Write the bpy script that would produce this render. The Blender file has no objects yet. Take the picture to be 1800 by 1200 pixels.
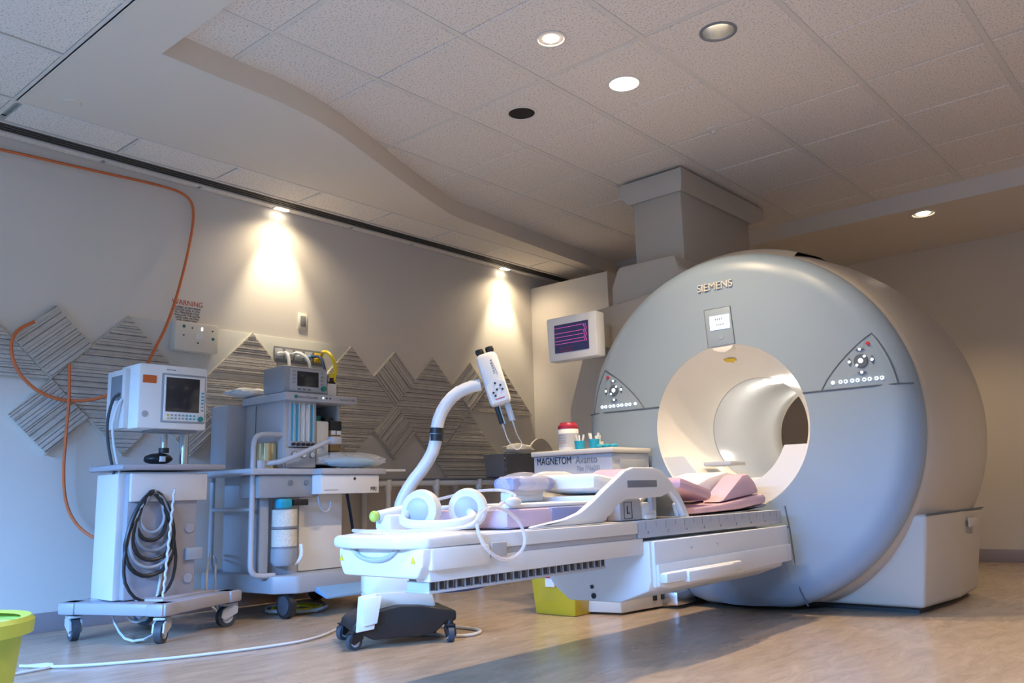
import bpy, bmesh, math, random
from mathutils import Matrix, Vector
random.seed(7)
R = math.radians
PI = math.pi
scn = bpy.context.scene
col = scn.collection
# ------------------------------------------------------------------ camera
HC = 0.65
FPX = 1489.5
PITCH, ROLL, YAW = R(10.14), R(-1.63), R(40.94)
_f = Vector((-math.sin(YAW), math.cos(YAW), 0)); _r = Vector((math.cos(YAW), math.sin(YAW), 0)); _u = Vector((0, 0, 1))
CF = math.cos(PITCH)*_f + math.sin(PITCH)*_u
_u2 = -math.sin(PITCH)*_f + math.cos(PITCH)*_u
CR = math.cos(ROLL)*_r + math.sin(ROLL)*_u2
CU = -math.sin(ROLL)*_r + math.cos(ROLL)*_u2
cam = bpy.data.cameras.new('camera'); camo = bpy.data.objects.new('camera', cam); col.objects.link(camo)
cam.sensor_width = 36; cam.lens = FPX/1800*36; cam.clip_start = 0.05
camo.matrix_world = Matrix(((CR.x, CU.x, -CF.x, 0), (CR.y, CU.y, -CF.y, 0), (CR.z, CU.z, -CF.z, HC), (0, 0, 0, 1)))
scn.camera = camo
def P(px, py, ax, v):
    """point of the photograph's pixel (1800x1200) on the plane axis=v"""
    d = CF*FPX + CR*(px-900) - CU*(py-600)
    o = Vector((0, 0, HC)); t = (v-o[ax])/d[ax]
    return o + t*d
# ------------------------------------------------------------------ world, lights, exposure
scn.view_settings.view_transform = 'Standard'; scn.view_settings.look = 'None'
scn.view_settings.gamma = 1; scn.view_settings.use_curve_mapping = False
scn.view_settings.exposure = 0.78
w = bpy.data.worlds.new('world'); scn.world = w; w.use_nodes = True
w.node_tree.nodes['Background'].inputs[0].default_value = (0.42, 0.62, 1.0, 1)
w.node_tree.nodes['Background'].inputs[1].default_value = 0.25
def light(name, kind, loc, energy, color, rot=(0, 0, 0), **kw):
    l = bpy.data.lights.new(name, kind); l.energy = energy; l.color = color
    for k, v in kw.items(): setattr(l, k, v)
    o = bpy.data.objects.new(name, l); col.objects.link(o); o.location = loc; o.rotation_euler = rot
    return o
WARM = (1.0, 0.75, 0.46)
# daylight that comes down through the window behind the camera
light('daylight_through_window', 'AREA', (-1.2, -6.0, 3.6), 2800, (0.18, 0.44, 1.0), (R(74), 0, R(0)), shape='RECTANGLE', size=6.5, size_y=1.6)

C, S = 2.77, 2.64
XW, YB = -4.93, 7.8
# ------------------------------------------------------------------ helpers
def nodes(m): return m.node_tree.nodes, m.node_tree.links
def mat(name, color, rough=0.5, metal=0.0, var=0.06, scale=8.0, bump=0.0, bscale=60.0, emit=None, estr=0.0, trans=0.0, alpha=1.0, coat=0.0, sub=0.0):
    m = bpy.data.materials.new(name); m.use_nodes = True
    n, l = nodes(m); b = n['Principled BSDF']
    b.inputs['Roughness'].default_value = rough; b.inputs['Metallic'].default_value = metal
    b.inputs['Transmission Weight'].default_value = trans; b.inputs['Alpha'].default_value = alpha
    b.inputs['Coat Weight'].default_value = coat
    c = (*color, 1)
    tc = n.new('ShaderNodeTexCoord')
    if var > 0:
        nz = n.new('ShaderNodeTexNoise'); nz.inputs['Scale'].default_value = scale; nz.inputs['Detail'].default_value = 4
        l.new(tc.outputs['Object'], nz.inputs['Vector'])
        mx = n.new('ShaderNodeMix'); mx.data_type = 'RGBA'
        mx.inputs[6].default_value = (*[x*(1-var) for x in color], 1); mx.inputs[7].default_value = (*[min(1, x*(1+var)) for x in color], 1)
        l.new(nz.outputs['Fac'], mx.inputs[0]); l.new(mx.outputs[2], b.inputs['Base Color'])
    else: b.inputs['Base Color'].default_value = c
    if bump > 0:
        nb = n.new('ShaderNodeTexNoise'); nb.inputs['Scale'].default_value = bscale; nb.inputs['Detail'].default_value = 3
        l.new(tc.outputs['Object'], nb.inputs['Vector'])
        bp = n.new('ShaderNodeBump'); bp.inputs['Strength'].default_value = bump; bp.inputs['Distance'].default_value = 0.01
        l.new(nb.outputs['Fac'], bp.inputs['Height']); l.new(bp.outputs['Normal'], b.inputs['Normal'])
    if emit:
        b.inputs['Emission Color'].default_value = (*emit, 1); b.inputs['Emission Strength'].default_value = estr
    return m
def tile_mat(name, color):
    m = mat(name, color, 0.9, var=0.0); n, l = nodes(m); b = n['Principled BSDF']
    tc = n.new('ShaderNodeTexCoord')
    vo = n.new('ShaderNodeTexNoise'); vo.inputs['Scale'].default_value = 105; vo.inputs['Detail'].default_value = 3; vo.inputs['Roughness'].default_value = 0.6
    l.new(tc.outputs['Object'], vo.inputs['Vector'])
    rp = n.new('ShaderNodeValToRGB'); rp.color_ramp.elements[0].position = 0.36; rp.color_ramp.elements[1].position = 0.45
    rp.color_ramp.elements[0].color = (*[x*0.58 for x in color], 1); rp.color_ramp.elements[1].color = (*color, 1)
    l.new(vo.outputs['Fac'], rp.inputs['Fac']); l.new(rp.outputs['Color'], b.inputs['Base Color'])
    bp = n.new('ShaderNodeBump'); bp.inputs['Strength'].default_value = 0.4; bp.inputs['Distance'].default_value = 0.004
    l.new(rp.outputs['Color'], bp.inputs['Height']); l.new(bp.outputs['Normal'], b.inputs['Normal'])
    return m
def floor_mat():
    m = mat('vinyl_floor', (0.42, 0.33, 0.25), 0.22, var=0.0); n, l = nodes(m); b = n['Principled BSDF']
    tc = n.new('ShaderNodeTexCoord'); mp = n.new('ShaderNodeMapping'); mp.inputs['Scale'].default_value = (3.0, 0.8, 1)
    mp.inputs['Rotation'].default_value = (0, 0, 0.6)
    l.new(tc.outputs['Object'], mp.inputs['Vector'])
    n1 = n.new('ShaderNodeTexNoise'); n1.inputs['Scale'].default_value = 5; n1.inputs['Detail'].default_value = 8; n1.inputs['Roughness'].default_value = 0.7; n1.inputs['Distortion'].default_value = 0.8
    l.new(mp.outputs['Vector'], n1.inputs['Vector'])
    rp = n.new('ShaderNodeValToRGB'); e = rp.color_ramp.elements
    e[0].position = 0.3; e[0].color = (0.33, 0.245, 0.17, 1); e[1].position = 0.7; e[1].color = (0.50, 0.385, 0.275, 1)
    l.new(n1.outputs['Fac'], rp.inputs['Fac']); l.new(rp.outputs['Color'], b.inputs['Base Color'])
    n2 = n.new('ShaderNodeTexNoise'); n2.inputs['Scale'].default_value = 3; n2.inputs['Detail'].default_value = 4
    l.new(tc.outputs['Object'], n2.inputs['Vector'])
    mr = n.new('ShaderNodeMapRange'); mr.inputs[3].default_value = 0.16; mr.inputs[4].default_value = 0.34
    l.new(n2.outputs['Fac'], mr.inputs[0]); l.new(mr.outputs[0], b.inputs['Roughness'])
    return m
def stripe_mat(name, color):
    m = mat(name, color, 0.95, var=0.18, scale=22, bump=0.5, bscale=140)
    return m

M = {}
def mk():
    M['wall'] = mat('painted_wall', (0.68, 0.64, 0.59), 0.75, var=0.03, scale=2, bump=0.08, bscale=220)
    M['wallback'] = mat('painted_back_wall', (0.64, 0.57, 0.47), 0.75, var=0.03, scale=2, bump=0.08, bscale=220)
    M['soffit'] = mat('soffit_paint', (0.70, 0.63, 0.54), 0.7, var=0.02, scale=2)
    M['tile'] = tile_mat('acoustic_tile', (0.80, 0.73, 0.65))
    M['grid'] = mat('ceiling_grid_metal', (0.70, 0.66, 0.60), 0.5)
    M['base'] = mat('vinyl_baseboard', (0.30, 0.25, 0.26), 0.5)
    M['floor'] = floor_mat()
    M['panel'] = stripe_mat('striped_acoustic_fabric', (0.56, 0.52, 0.475))
    M['paneldark'] = stripe_mat('dark_rib_fabric', (0.26, 0.225, 0.20))
    M['paneledge'] = mat('panel_edge', (0.62, 0.56, 0.46), 0.7)
    M['board'] = mat('pale_board', (0.58, 0.58, 0.55), 0.8, var=0.03)
    M['white'] = mat('white_plastic', (0.80, 0.80, 0.79), 0.35, var=0.03)
    M['cream'] = mat('cream_plastic', (0.74, 0.69, 0.60), 0.4, var=0.03)
    M['gantry'] = mat('gantry_beige_cover', (0.48, 0.435, 0.37), 0.42, var=0.03, scale=3)
    M['blue'] = mat('gantry_blue_grey_cover', (0.27, 0.345, 0.43), 0.38, var=0.03, scale=3)
    M['seam'] = mat('dark_seam', (0.09, 0.12, 0.16), 0.6)
    M['panelgrey'] = mat('control_panel_grey', (0.29, 0.36, 0.44), 0.3)
    M['bore'] = mat('bore_liner_white', (0.80, 0.77, 0.70), 0.3, var=0.02)
    M['boregrey'] = mat('bore_tube_grey', (0.62, 0.63, 0.64), 0.22, var=0.02)
    M['glowkey'] = mat('backlit_key', (0.8, 0.9, 1), 0.4, emit=(0.75, 0.88, 1.0), estr=1.5, var=0)
    M['darkkey'] = mat('dark_key', (0.10, 0.12, 0.15), 0.5)
    M['red'] = mat('red_plastic', (0.55, 0.03, 0.04), 0.4)
    M['redlid'] = mat('dark_red_lid', (0.38, 0.02, 0.05), 0.35)
    M['lcd'] = mat('lit_display', (0.6, 0.75, 1), 0.3, emit=(0.50, 0.72, 1.0), estr=0.8, var=0)
    M['ink'] = mat('black_ink', (0.03, 0.03, 0.04), 0.6, var=0)
    M['greyink'] = mat('grey_ink', (0.22, 0.24, 0.27), 0.6, var=0)
    M['black'] = mat('black_plastic', (0.018, 0.017, 0.018), 0.4)
    M['rubber'] = mat('dark_rubber', (0.05, 0.055, 0.065), 0.6)
    M['screen'] = mat('dark_screen', (0.03, 0.032, 0.036), 0.12, var=0)
    M['screen2'] = mat('waveform_screen', (0.012, 0.015, 0.04), 0.2, emit=(0.02, 0.02, 0.06), estr=0.6, var=0)
    M['pinkglow'] = mat('pink_waveform', (0.8, 0.1, 0.5), 0.5, emit=(0.85, 0.12, 0.55), estr=0.45, var=0)
    M['chrome'] = mat('brushed_metal', (0.62, 0.62, 0.62), 0.28, metal=1.0)
    M['gold'] = mat('brass_reflector', (0.75, 0.62, 0.35), 0.25, metal=1.0)
    M['greyp'] = mat('machine_grey', (0.33, 0.35, 0.38), 0.42)
    M['greyl'] = mat('machine_light_grey', (0.46, 0.47, 0.50), 0.42)
    M['greyd'] = mat('machine_dark_grey', (0.20, 0.21, 0.23), 0.45)
    M['mauve'] = mat('cart_mauve_grey', (0.36, 0.345, 0.375), 0.4)
    M['cartw'] = mat('cart_pinkish_white', (0.66, 0.62, 0.60), 0.45)
    M['orange'] = mat('orange_hose_rubber', (0.62, 0.15, 0.045), 0.5)
    M['orangelabel'] = mat('orange_label', (0.60, 0.13, 0.03), 0.5)
    M['yellow'] = mat('yellow_hose', (0.85, 0.66, 0.02), 0.4)
    M['green'] = mat('green_knob', (0.02, 0.22, 0.20), 0.4)
    M['teal'] = mat('teal_plastic', (0.02, 0.36, 0.52), 0.4)
    M['bluepl'] = mat('blue_step', (0.16, 0.30, 0.46), 0.4)
    M['bluehose'] = mat('dark_blue_hose', (0.03, 0.07, 0.22), 0.4)
    M['lav'] = mat('lavender_vinyl', (0.62, 0.47, 0.58), 0.5, var=0.05, bump=0.1, bscale=30)
    M['pink'] = mat('pink_vinyl', (0.62, 0.40, 0.47), 0.5, var=0.05, bump=0.1, bscale=30)
    M['sheet'] = mat('white_sheet', (0.84, 0.82, 0.78), 0.85, var=0.03, bump=0.35, bscale=14)
    M['clear'] = mat('clear_plastic', (0.9, 0.92, 0.95), 0.12, var=0, alpha=0.28)
    M['tube'] = mat('clear_tubing', (0.88, 0.82, 0.80), 0.15, var=0, alpha=0.5)
    M['padblue'] = mat('violet_blue_pad', (0.30, 0.32, 0.52), 0.5)
    M['bag'] = mat('blue_bag_content', (0.25, 0.52, 0.75), 0.4, var=0.2, scale=20)
    M['sharps'] = mat('yellow_translucent_plastic', (0.68, 0.50, 0.03), 0.3, var=0.05, alpha=0.8)
    M['lime'] = mat('lime_green_plastic', (0.50, 0.62, 0.10), 0.45)
    M['lamp'] = mat('lamp_lens', (1, 1, 1), 0.4, emit=(1.0, 0.86, 0.66), estr=14, var=0)
    M['lampdim'] = mat('lamp_inner', (1, 1, 1), 0.4, emit=(1.0, 0.82, 0.58), estr=5, var=0)
    M['hole'] = mat('dark_void', (0.012, 0.010, 0.009), 0.8, var=0)
    M['slot'] = mat('slot_diffuser_dark', (0.07, 0.065, 0.06), 0.5)
    M['paper'] = mat('paper_white', (0.78, 0.77, 0.74), 0.8)
    M['wred'] = mat('warning_red', (0.55, 0.07, 0.03), 0.6, var=0)
    M['beige'] = mat('beige_box', (0.64, 0.61, 0.54), 0.45)
    M['brown'] = mat('brown_glass', (0.03, 0.015, 0.012), 0.12)
    M['granule'] = mat('absorber_granules', (0.70, 0.66, 0.57), 0.9, var=0.25, scale=90, bump=0.6, bscale=120)
    M['cable'] = mat('grey_white_cable', (0.60, 0.62, 0.66), 0.5)
    M['amber'] = mat('amber_vaporizer', (0.24, 0.15, 0.06), 0.4)
    M['ylabel'] = mat('yellow_sticker', (0.72, 0.50, 0.02), 0.5, var=0)
mk()

def rootm(o):
    m = Matrix.Identity(4)
    while o is not None:
        m = o.matrix_basis @ m; o = o.parent
    return m
class MB:
    def __init__(s): s.bm = bmesh.new()
    def _add(s, verts, faces, T=None):
        vs = [s.bm.verts.new(T @ Vector(v) if T else v) for v in verts]
        for f in faces:
            try: s.bm.faces.new([vs[i] for i in f])
            except ValueError: pass
        return vs
    def box(s, lo, hi, bev=0.0, T=None):
        x0, y0, z0 = lo; x1, y1, z1 = hi
        if bev <= 0:
            s._add([(x0,y0,z0),(x1,y0,z0),(x1,y1,z0),(x0,y1,z0),(x0,y0,z1),(x1,y0,z1),(x1,y1,z1),(x0,y1,z1)],
                   [(0,3,2,1),(4,5,6,7),(0,1,5,4),(1,2,6,5),(2,3,7,6),(3,0,4,7)], T)
        else:
            b = bmesh.new()
            vs = [b.verts.new(v) for v in [(x0,y0,z0),(x1,y0,z0),(x1,y1,z0),(x0,y1,z0),(x0,y0,z1),(x1,y0,z1),(x1,y1,z1),(x0,y1,z1)]]
            for f in [(0,3,2,1),(4,5,6,7),(0,1,5,4),(1,2,6,5),(2,3,7,6),(3,0,4,7)]: b.faces.new([vs[i] for i in f])
            bmesh.ops.bevel(b, geom=b.edges[:], offset=bev, segments=2, affect='EDGES', profile=0.5)
            b.verts.index_update()
            s._add([v.co[:] for v in b.verts], [[v.index for v in f.verts] for f in b.faces], T); b.free()
        return s
    def cyl(s, p0, p1, r0, r1=None, n=16, caps=True, T=None):
        r1 = r0 if r1 is None else r1
        p0, p1 = Vector(p0), Vector(p1); d = (p1-p0).normalized()
        a = d.orthogonal().normalized(); b = d.cross(a)
        v = []
        for p, r in ((p0, r0), (p1, r1)):
            for i in range(n):
                t = 2*PI*i/n; v.append(p + a*math.cos(t)*r + b*math.sin(t)*r)
        f = [(i, (i+1) % n, n+(i+1) % n, n+i) for i in range(n)]
        if caps: f += [tuple(range(n-1, -1, -1)), tuple(range(n, 2*n))]
        s._add(v, f, T); return s
    def tube(s, pts, r, n=8, closed=False, T=None, smooth=0):
        p = [Vector(q) for q in pts]
        for _ in range(smooth):
            q = [] if closed else [p[0]]
            rng = range(len(p)) if closed else range(len(p)-1)
            for i in rng:
                a, b = p[i], p[(i+1) % len(p)]; q += [a*.75+b*.25, a*.25+b*.75]
            if not closed: q.append(p[-1])
            p = q
        k = len(p); v = []; up = None
        for i in range(k):
            d = (p[(i+1) % k]-p[i-1]) if closed else (p[min(i+1, k-1)]-p[max(i-1, 0)])
            d = d.normalized() if d.length > 1e-9 else Vector((0, 0, 1))
            if up is None: up = d.orthogonal().normalized()
            up = up - d*up.dot(d); up = up.normalized() if up.length > 1e-6 else d.orthogonal().normalized()
            b = d.cross(up); rr = r[i] if isinstance(r, list) else r
            for j in range(n):
                t = 2*PI*j/n; v.append(p[i] + up*math.cos(t)*rr + b*math.sin(t)*rr)
        f = []
        for i in range(k if closed else k-1):
            for j in range(n):
                f.append((i*n+j, i*n+(j+1) % n, ((i+1) % k)*n+(j+1) % n, ((i+1) % k)*n+j))
        if not closed: f += [tuple(range(n-1, -1, -1)), tuple((k-1)*n+j for j in range(n))]
        s._add(v, f, T); return s
    def lathe(s, prof, c=(0, 0, 0), axis='z', n=32, zmin=None, T=None, caps=True):
        v = []
        for r, h in prof:
            for j in range(n):
                t = 2*PI*j/n; a, b = r*math.cos(t), r*math.sin(t)
                q = (c[0]+a, c[1]+b, c[2]+h) if axis == 'z' else ((c[0]+a, h, c[2]+b) if axis == 'y' else (h, c[1]+a, c[2]+b))
                if zmin is not None: q = (q[0], q[1], max(q[2], zmin))
                v.append(q)
        f = []
        for i in range(len(prof)-1):
            for j in range(n): f.append((i*n+j, i*n+(j+1) % n, (i+1)*n+(j+1) % n, (i+1)*n+j))
        if caps:
            if prof[0][0] > 1e-5 and caps: f.append(tuple(range(n-1, -1, -1)))
            if prof[-1][0] > 1e-5: f.append(tuple((len(prof)-1)*n+j for j in range(n)))
        s._add(v, f, T); return s
    def prism(s, poly, h0, h1, plane='xy', T=None, bev=0.0):
        """poly 2-D, extruded: plane xy -> z, xz -> y, yz -> x"""
        def mp(a, b, h): return (a, b, h) if plane == 'xy' else ((a, h, b) if plane == 'xz' else (h, a, b))
        n = len(poly); b = bmesh.new()
        v0 = [b.verts.new(mp(x, y, h0)) for x, y in poly]; v1 = [b.verts.new(mp(x, y, h1)) for x, y in poly]
        b.faces.new(v0); b.faces.new(v1[::-1])
        for i in range(n): b.faces.new((v0[(i+1) % n], v0[i], v1[i], v1[(i+1) % n]))
        bmesh.ops.recalc_face_normals(b, faces=b.faces[:])
        if bev > 0: bmesh.ops.bevel(b, geom=b.edges[:], offset=bev, segments=2, affect='EDGES', profile=0.5)
        bmesh.ops.triangulate(b, faces=[f for f in b.faces if len(f.verts) > 4])
        b.verts.index_update()
        s._add([v.co[:] for v in b.verts], [[v.index for v in f.verts] for f in b.faces], T); b.free(); return s
    def ell(s, c, rx, ry, rz, n=16, m=10, T=None, noise=0.0):
        v = []; f = []
        for i in range(m+1):
            ph = PI*i/m
            for j in range(n):
                t = 2*PI*j/n; k = 1+random.uniform(-noise, noise)
                v.append((c[0]+rx*math.sin(ph)*math.cos(t)*k, c[1]+ry*math.sin(ph)*math.sin(t)*k, c[2]-rz*math.cos(ph)*k))
        for i in range(m):
            for j in range(n): f.append((i*n+j, i*n+(j+1) % n, (i+1)*n+(j+1) % n, (i+1)*n+j))
        s._add(v, f, T); return s
    def build(s, name, m, parent=None, world=True, smooth=40):
        bmesh.ops.remove_doubles(s.bm, verts=s.bm.verts[:], dist=1e-6)
        bmesh.ops.recalc_face_normals(s.bm, faces=s.bm.faces[:])
        me = bpy.data.meshes.new(name); s.bm.to_mesh(me); s.bm.free()
        if parent is not None and world: me.transform(rootm(parent).inverted())
        me.materials.append(M[m] if isinstance(m, str) else m)
        if smooth:
            for p in me.polygons: p.use_smooth = True
            me.set_sharp_from_angle(angle=R(smooth))
        o = bpy.data.objects.new(name, me); col.objects.link(o); o.parent = parent
        return o
def tag(o, label, cat, group=None):
    o['label'] = label; o['category'] = cat
    if group: o['group'] = group
    return o
def thing(name, label, cat, loc=(0, 0, 0), rz=0.0, group=None):
    o = bpy.data.objects.new(name, None); o.empty_display_size = 0.1; col.objects.link(o)
    o.location = loc; o.rotation_euler = (0, 0, rz); o.matrix_basis = Matrix.Translation(loc) @ Matrix.Rotation(rz, 4, 'Z')
    return tag(o, label, cat, group)
def struct(o): o['kind'] = 'structure'; return o
def text(body, size, T, m, name, parent=None, ext=0.0008, align='CENTER', sx=1.0, off=0.0):
    cu = bpy.data.curves.new(name, 'FONT'); cu.body = body; cu.size = size; cu.extrude = ext; cu.offset = off
    cu.align_x = align; cu.align_y = 'CENTER'
    to = bpy.data.objects.new(name, cu); col.objects.link(to)
    me = bpy.data.meshes.new_from_object(to)
    bpy.data.objects.remove(to); bpy.data.curves.remove(cu)
    me.transform(Matrix.Diagonal((sx, 1, 1, 1))); me.transform(T)
    if parent is not None: me.transform(rootm(parent).inverted())
    me.materials.clear(); me.materials.append(M[m])
    o = bpy.data.objects.new(name, me); col.objects.link(o); o.parent = parent
    return o
def TF(o, ux, uy):
    """text frame: origin o, text x-axis ux, text y-axis uy"""
    ux, uy = Vector(ux).normalized(), Vector(uy).normalized(); nz = ux.cross(uy)
    return Matrix(((ux.x, uy.x, nz.x, o[0]), (ux.y, uy.y, nz.y, o[1]), (ux.z, uy.z, nz.z, o[2]), (0, 0, 0, 1)))
def marks(T, w, h, n, m, name, parent=None, th=.0006):
    b = MB(); x = -w/2; cell = w/n
    for i in range(n):
        b.box((x+cell*.12, -h/2, 0), (x+cell*random.uniform(.55, .88), h/2*random.uniform(.4, 1), th), 0, T); x += cell
    return b.build(name, m, parent, smooth=0)
FX = ((0, 1, 0), (0, 0, 1))      # lettering on a face that looks to +x
FY = ((1, 0, 0), (0, 0, 1))      # lettering on a face that looks to -y

# ================================================================== ROOM SHELL
struct(MB().box((XW-.3, -2.9, -.1), (3.4, YB+.2, 0)).build('floor', 'floor'))
struct(MB().box((XW-.15, -2.9, 0), (XW, YB+.15, 2.95)).build('wall_left', 'wall'))
struct(MB().box((XW-.15, YB, 0), (3.4, YB+.15, 2.95)).build('wall_back', 'wallback'))
struct(MB().box((3.25, -2.9, 0), (3.4, YB, 2.95)).build('wall_right', 'wallback'))
wr = MB()
wr.box((XW, -2.9, 0), (3.25, -2.75, .75)); wr.box((XW, -2.9, 2.3), (3.25, -2.75, 2.95))
wr.box((XW, -2.9, .75), (-4.3, -2.75, 2.3)); wr.box((2.0, -2.9, .75), (3.25, -2.75, 2.3))
struct(wr.build('wall_rear', 'wall'))
struct(MB().box((XW, -2.7, 0), (XW+.008, 5.9, .1), .002).build('baseboard_left', 'base'))
struct(MB().box((XW+.9, YB-.008, 0), (3.2, YB, .1), .002).build('baseboard_back', 'base'))
# return wall at the far left corner
b = MB(); b.box((XW+.001, 5.97, 0), (-4.06, 6.2, 2.53)); struct(b.build('wall_return', 'wall'))
# --- ceiling (main, raised)
ceil = struct(MB().box((XW-.15, -2.9, 2.86), (3.4, YB+.15, 2.95)).build('ceiling', 'grid'))
def tile_mesh(name, wx, wy, score):
    b = MB(); g = .008; hx, hy = wx/2-.013, wy/2-.013
    parts = [(-hy, -.004), (.004, hy)] if score else [(-hy, hy)]
    for y0, y1 in parts:
        b.prism([(-hx, y0), (hx, y0), (hx, y1), (-hx, y1)], 0.004, .02)
        b._add([(-hx, y0, .004), (hx, y0, .004), (hx, y1, .004), (-hx, y1, .004), (-hx+g, y0+g*.5, 0), (hx-g, y0+g*.5, 0), (hx-g, y1-g*.5, 0), (-hx+g, y1-g*.5, 0)],
               [(0, 1, 5, 4), (1, 2, 6, 5), (2, 3, 7, 6), (3, 0, 4, 7), (4, 5, 6, 7)])
    if score: b.box((-hx, -.005, .008), (hx, .005, .02))
    bmesh.ops.recalc_face_normals(b.bm, faces=b.bm.faces[:])
    me = bpy.data.meshes.new(name); b.bm.to_mesh(me); b.bm.free(); me.materials.append(M['tile']); return me
tm = tile_mesh('ceiling_tile', .608, 1.22, True)
def put(me, name, loc, parent):
    o = bpy.data.objects.new(name, me); col.objects.link(o); o.parent = parent; o.location = loc; return o
GX = [-1.943 + .608*k for k in range(-5, 6)]
GY = [3.243-1.22 + 1.22*k for k in range(0, 5)]
for x in GX[:-1]:
    for y in GY[:-1]:
        put(tm, 'ceiling_tile', (x+.304, y+.61, C-.002), ceil)
def holed_tile(cx_, cy_, r):
    b = MB(); hx, hy = .291, .597; n = 32
    ov = [(-hx, -hy), (hx, -hy), (hx, hy), (-hx, hy)]
    vo = [b.bm.verts.new((x, y, 0)) for x, y in ov]; vi = [b.bm.verts.new((cx_+r*math.cos(2*PI*i/n), cy_+r*math.sin(2*PI*i/n), 0)) for i in range(n)]
    eds = [b.bm.edges.new((vo[i], vo[(i+1) % 4])) for i in range(4)] + [b.bm.edges.new((vi[i], vi[(i+1) % n])) for i in range(n)]
    bmesh.ops.triangle_fill(b.bm, edges=eds, use_beauty=True)
    rg = bmesh.ops.extrude_face_region(b.bm, geom=b.bm.faces[:])
    for v in rg['geom']:
        if isinstance(v, bmesh.types.BMVert): v.co.z += .02
    bmesh.ops.recalc_face_normals(b.bm, faces=b.bm.faces[:])
    me = bpy.data.meshes.new('ceiling_tile'); b.bm.to_mesh(me); b.bm.free(); me.materials.append(M['tile']); return me
for o in list(ceil.children):
    if abs(o.location.x-(-1.639)) < .02 and abs(o.location.y-3.853) < .02: o.data = holed_tile(-1.65-o.location.x, 3.45-o.location.y, .088*.8)
for y in (GY[0]-1.22,):
    for x in GX[:-1]: put(tm, 'ceiling_tile', (x+.304, y+.61, C-.002), ceil)
for x in GX: MB().box((x-.013, 1.5, C-.001), (x+.013, 6.9, C+.03)).build('grid_rail', 'grid', ceil)
for y in GY: MB().box((-5, y-.012, C), (3.2, y+.012, C+.03)).build('grid_rail', 'grid', ceil)
# --- plasterboard soffits, 13 cm lower: wavy one on the left, band near the camera, band along the back wall
wave = [(-4.33, 6.52), (-4.25, 5.3), (-4.17, 4.25), (-4.14, 4.12), (-4.02, 3.78), (-3.88, 3.42), (-3.74, 3.08), (-3.61, 2.76), (-3.54, 2.52), (-3.50, 2.28), (-3.49, 2.0), (-3.47, 1.65)]
sof = [(-4.41, 1.37), (-4.41, YB), (3.25, YB), (3.25, 6.55)] + wave + [(3.25, 1.65), (3.25, 1.37)]
struct(MB().prism(sof, S, 2.87).build('trim_1', 'soffit', smooth=30))
# --- lower tiled ceiling over the near part of the room
low = struct(MB().box((XW, -2.75, S+.03), (3.25, 1.36, S+.05)).build('ceiling_near', 'grid'))
lt = tile_mesh('ceiling_tile', .61, .61, False)
for i in range(8):
    for j in range(3):
        put(lt, 'ceiling_tile', (-4.71+.61*i, 1.06-.61*j, S), low)
for i in range(9): MB().box((-5.02+.61*i-.012, -.8, S-.001), (-5.02+.61*i+.012, 1.37, S+.03)).build('grid_rail', 'grid', low)
for j in range(4): MB().box((XW, 1.365-.61*j-.012, S), (.2, 1.365-.61*j+.012, S+.03)).build('grid_rail', 'grid', low)
# --- tiled strip along the left wall with a linear slot diffuser
st = struct(MB().box((XW, 1.37, S+.04), (-4.41, YB, S+.06)).build('ceiling_strip', 'grid'))
st1 = tile_mesh('strip_tile', .30, .61, False); st2 = tile_mesh('strip_tile', .10, .61, False)
for k in range(9):
    y = 1.40+.61*k+.305
    put(st1, 'strip_tile', (-4.56, y, S), st)
    put(st2, 'strip_tile', (-4.885, y, S), st)
    MB().box((-4.71, y+.305-.007, S-.001), (-4.41, y+.305+.007, S+.02)).build('grid_rail', 'grid', st)
MB().box((-4.425, 1.37, S-.003), (-4.405, 7.0, S+.03)).build('grid_rail', 'grid', st)
sd = thing('slot_diffuser', 'long dark linear air slot diffuser in the ceiling strip along the wall', 'air diffuser', (-4.78, 1.37, S))
MB().box((-4.845, 1.37, S+.03), (-4.715, 6.9, S+.04)).build('plenum', 'hole', sd)
for x in (-4.85, -4.71): MB().box((x-.008, 1.37, S-.004), (x+.008, 6.9, S+.03)).build('frame', 'grid', sd)
for k in range(4): MB().box((-4.828+.029*k, 1.37, S-.001), (-4.817+.029*k, 6.9, S+.022)).build('slat', 'slot', sd)

# ================================================================== CEILING FITTINGS
def downlight(label, x, y, z, r, kind, energy=0):
    t = thing('downlight', label, 'light', (x, y, z))
    t_ = MB(); t_.lathe([(r, 0), (r*1.0, -.006), (r*.86, -.008), (r*.80, -.002), (r*.8, .003)], (x, y, z), n=32, caps=False)
    t_.build('trim_ring', 'grid' if kind != 'can' else 'greyd', t)
    if kind == 'lens':
        MB().lathe([(.0, -.014), (r*.5, -.013), (r*.9, -.008), (r*.9, 0)], (x, y, z), n=32).build('lens', 'lamp', t)
    elif kind == 'bulb':
        MB().lathe([(r*.8, -.001), (r*.7, .008)], (x, y, z), n=32, caps=False).build('reflector', 'gold', t)
        MB().lathe([(.0, -.012), (r*.4, -.008), (r*.62, .004), (r*.6, .01)], (x, y, z), n=24).build('bulb', 'lamp', t)
    elif kind == 'can':
        MB().lathe([(r*.8, -.001), (r*.74, .03), (r*.6, .07)], (x, y, z), n=32, caps=False).build('reflector', 'chrome', t)
        MB().lathe([(.0, .066), (r*.6, .068)], (x, y, z), n=24).build('lamp', 'lampdim', t)
    else:
        MB().lathe([(.0, -.004), (r*.84, -.0045), (r*.84, .0)], (x, y, z), n=32).build('opening', 'hole', t)
    if energy:
        o = light('downlight_lamp', 'SPOT', (0, 0, -.03), energy, WARM, spot_size=R(110), spot_blend=0.7, shadow_soft_size=0.04)
        o.parent = t
    return t
downlight('small lit downlight with glowing bulb in the tiled ceiling', -2.26, 2.95, C, .075, 'bulb', 75)
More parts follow.
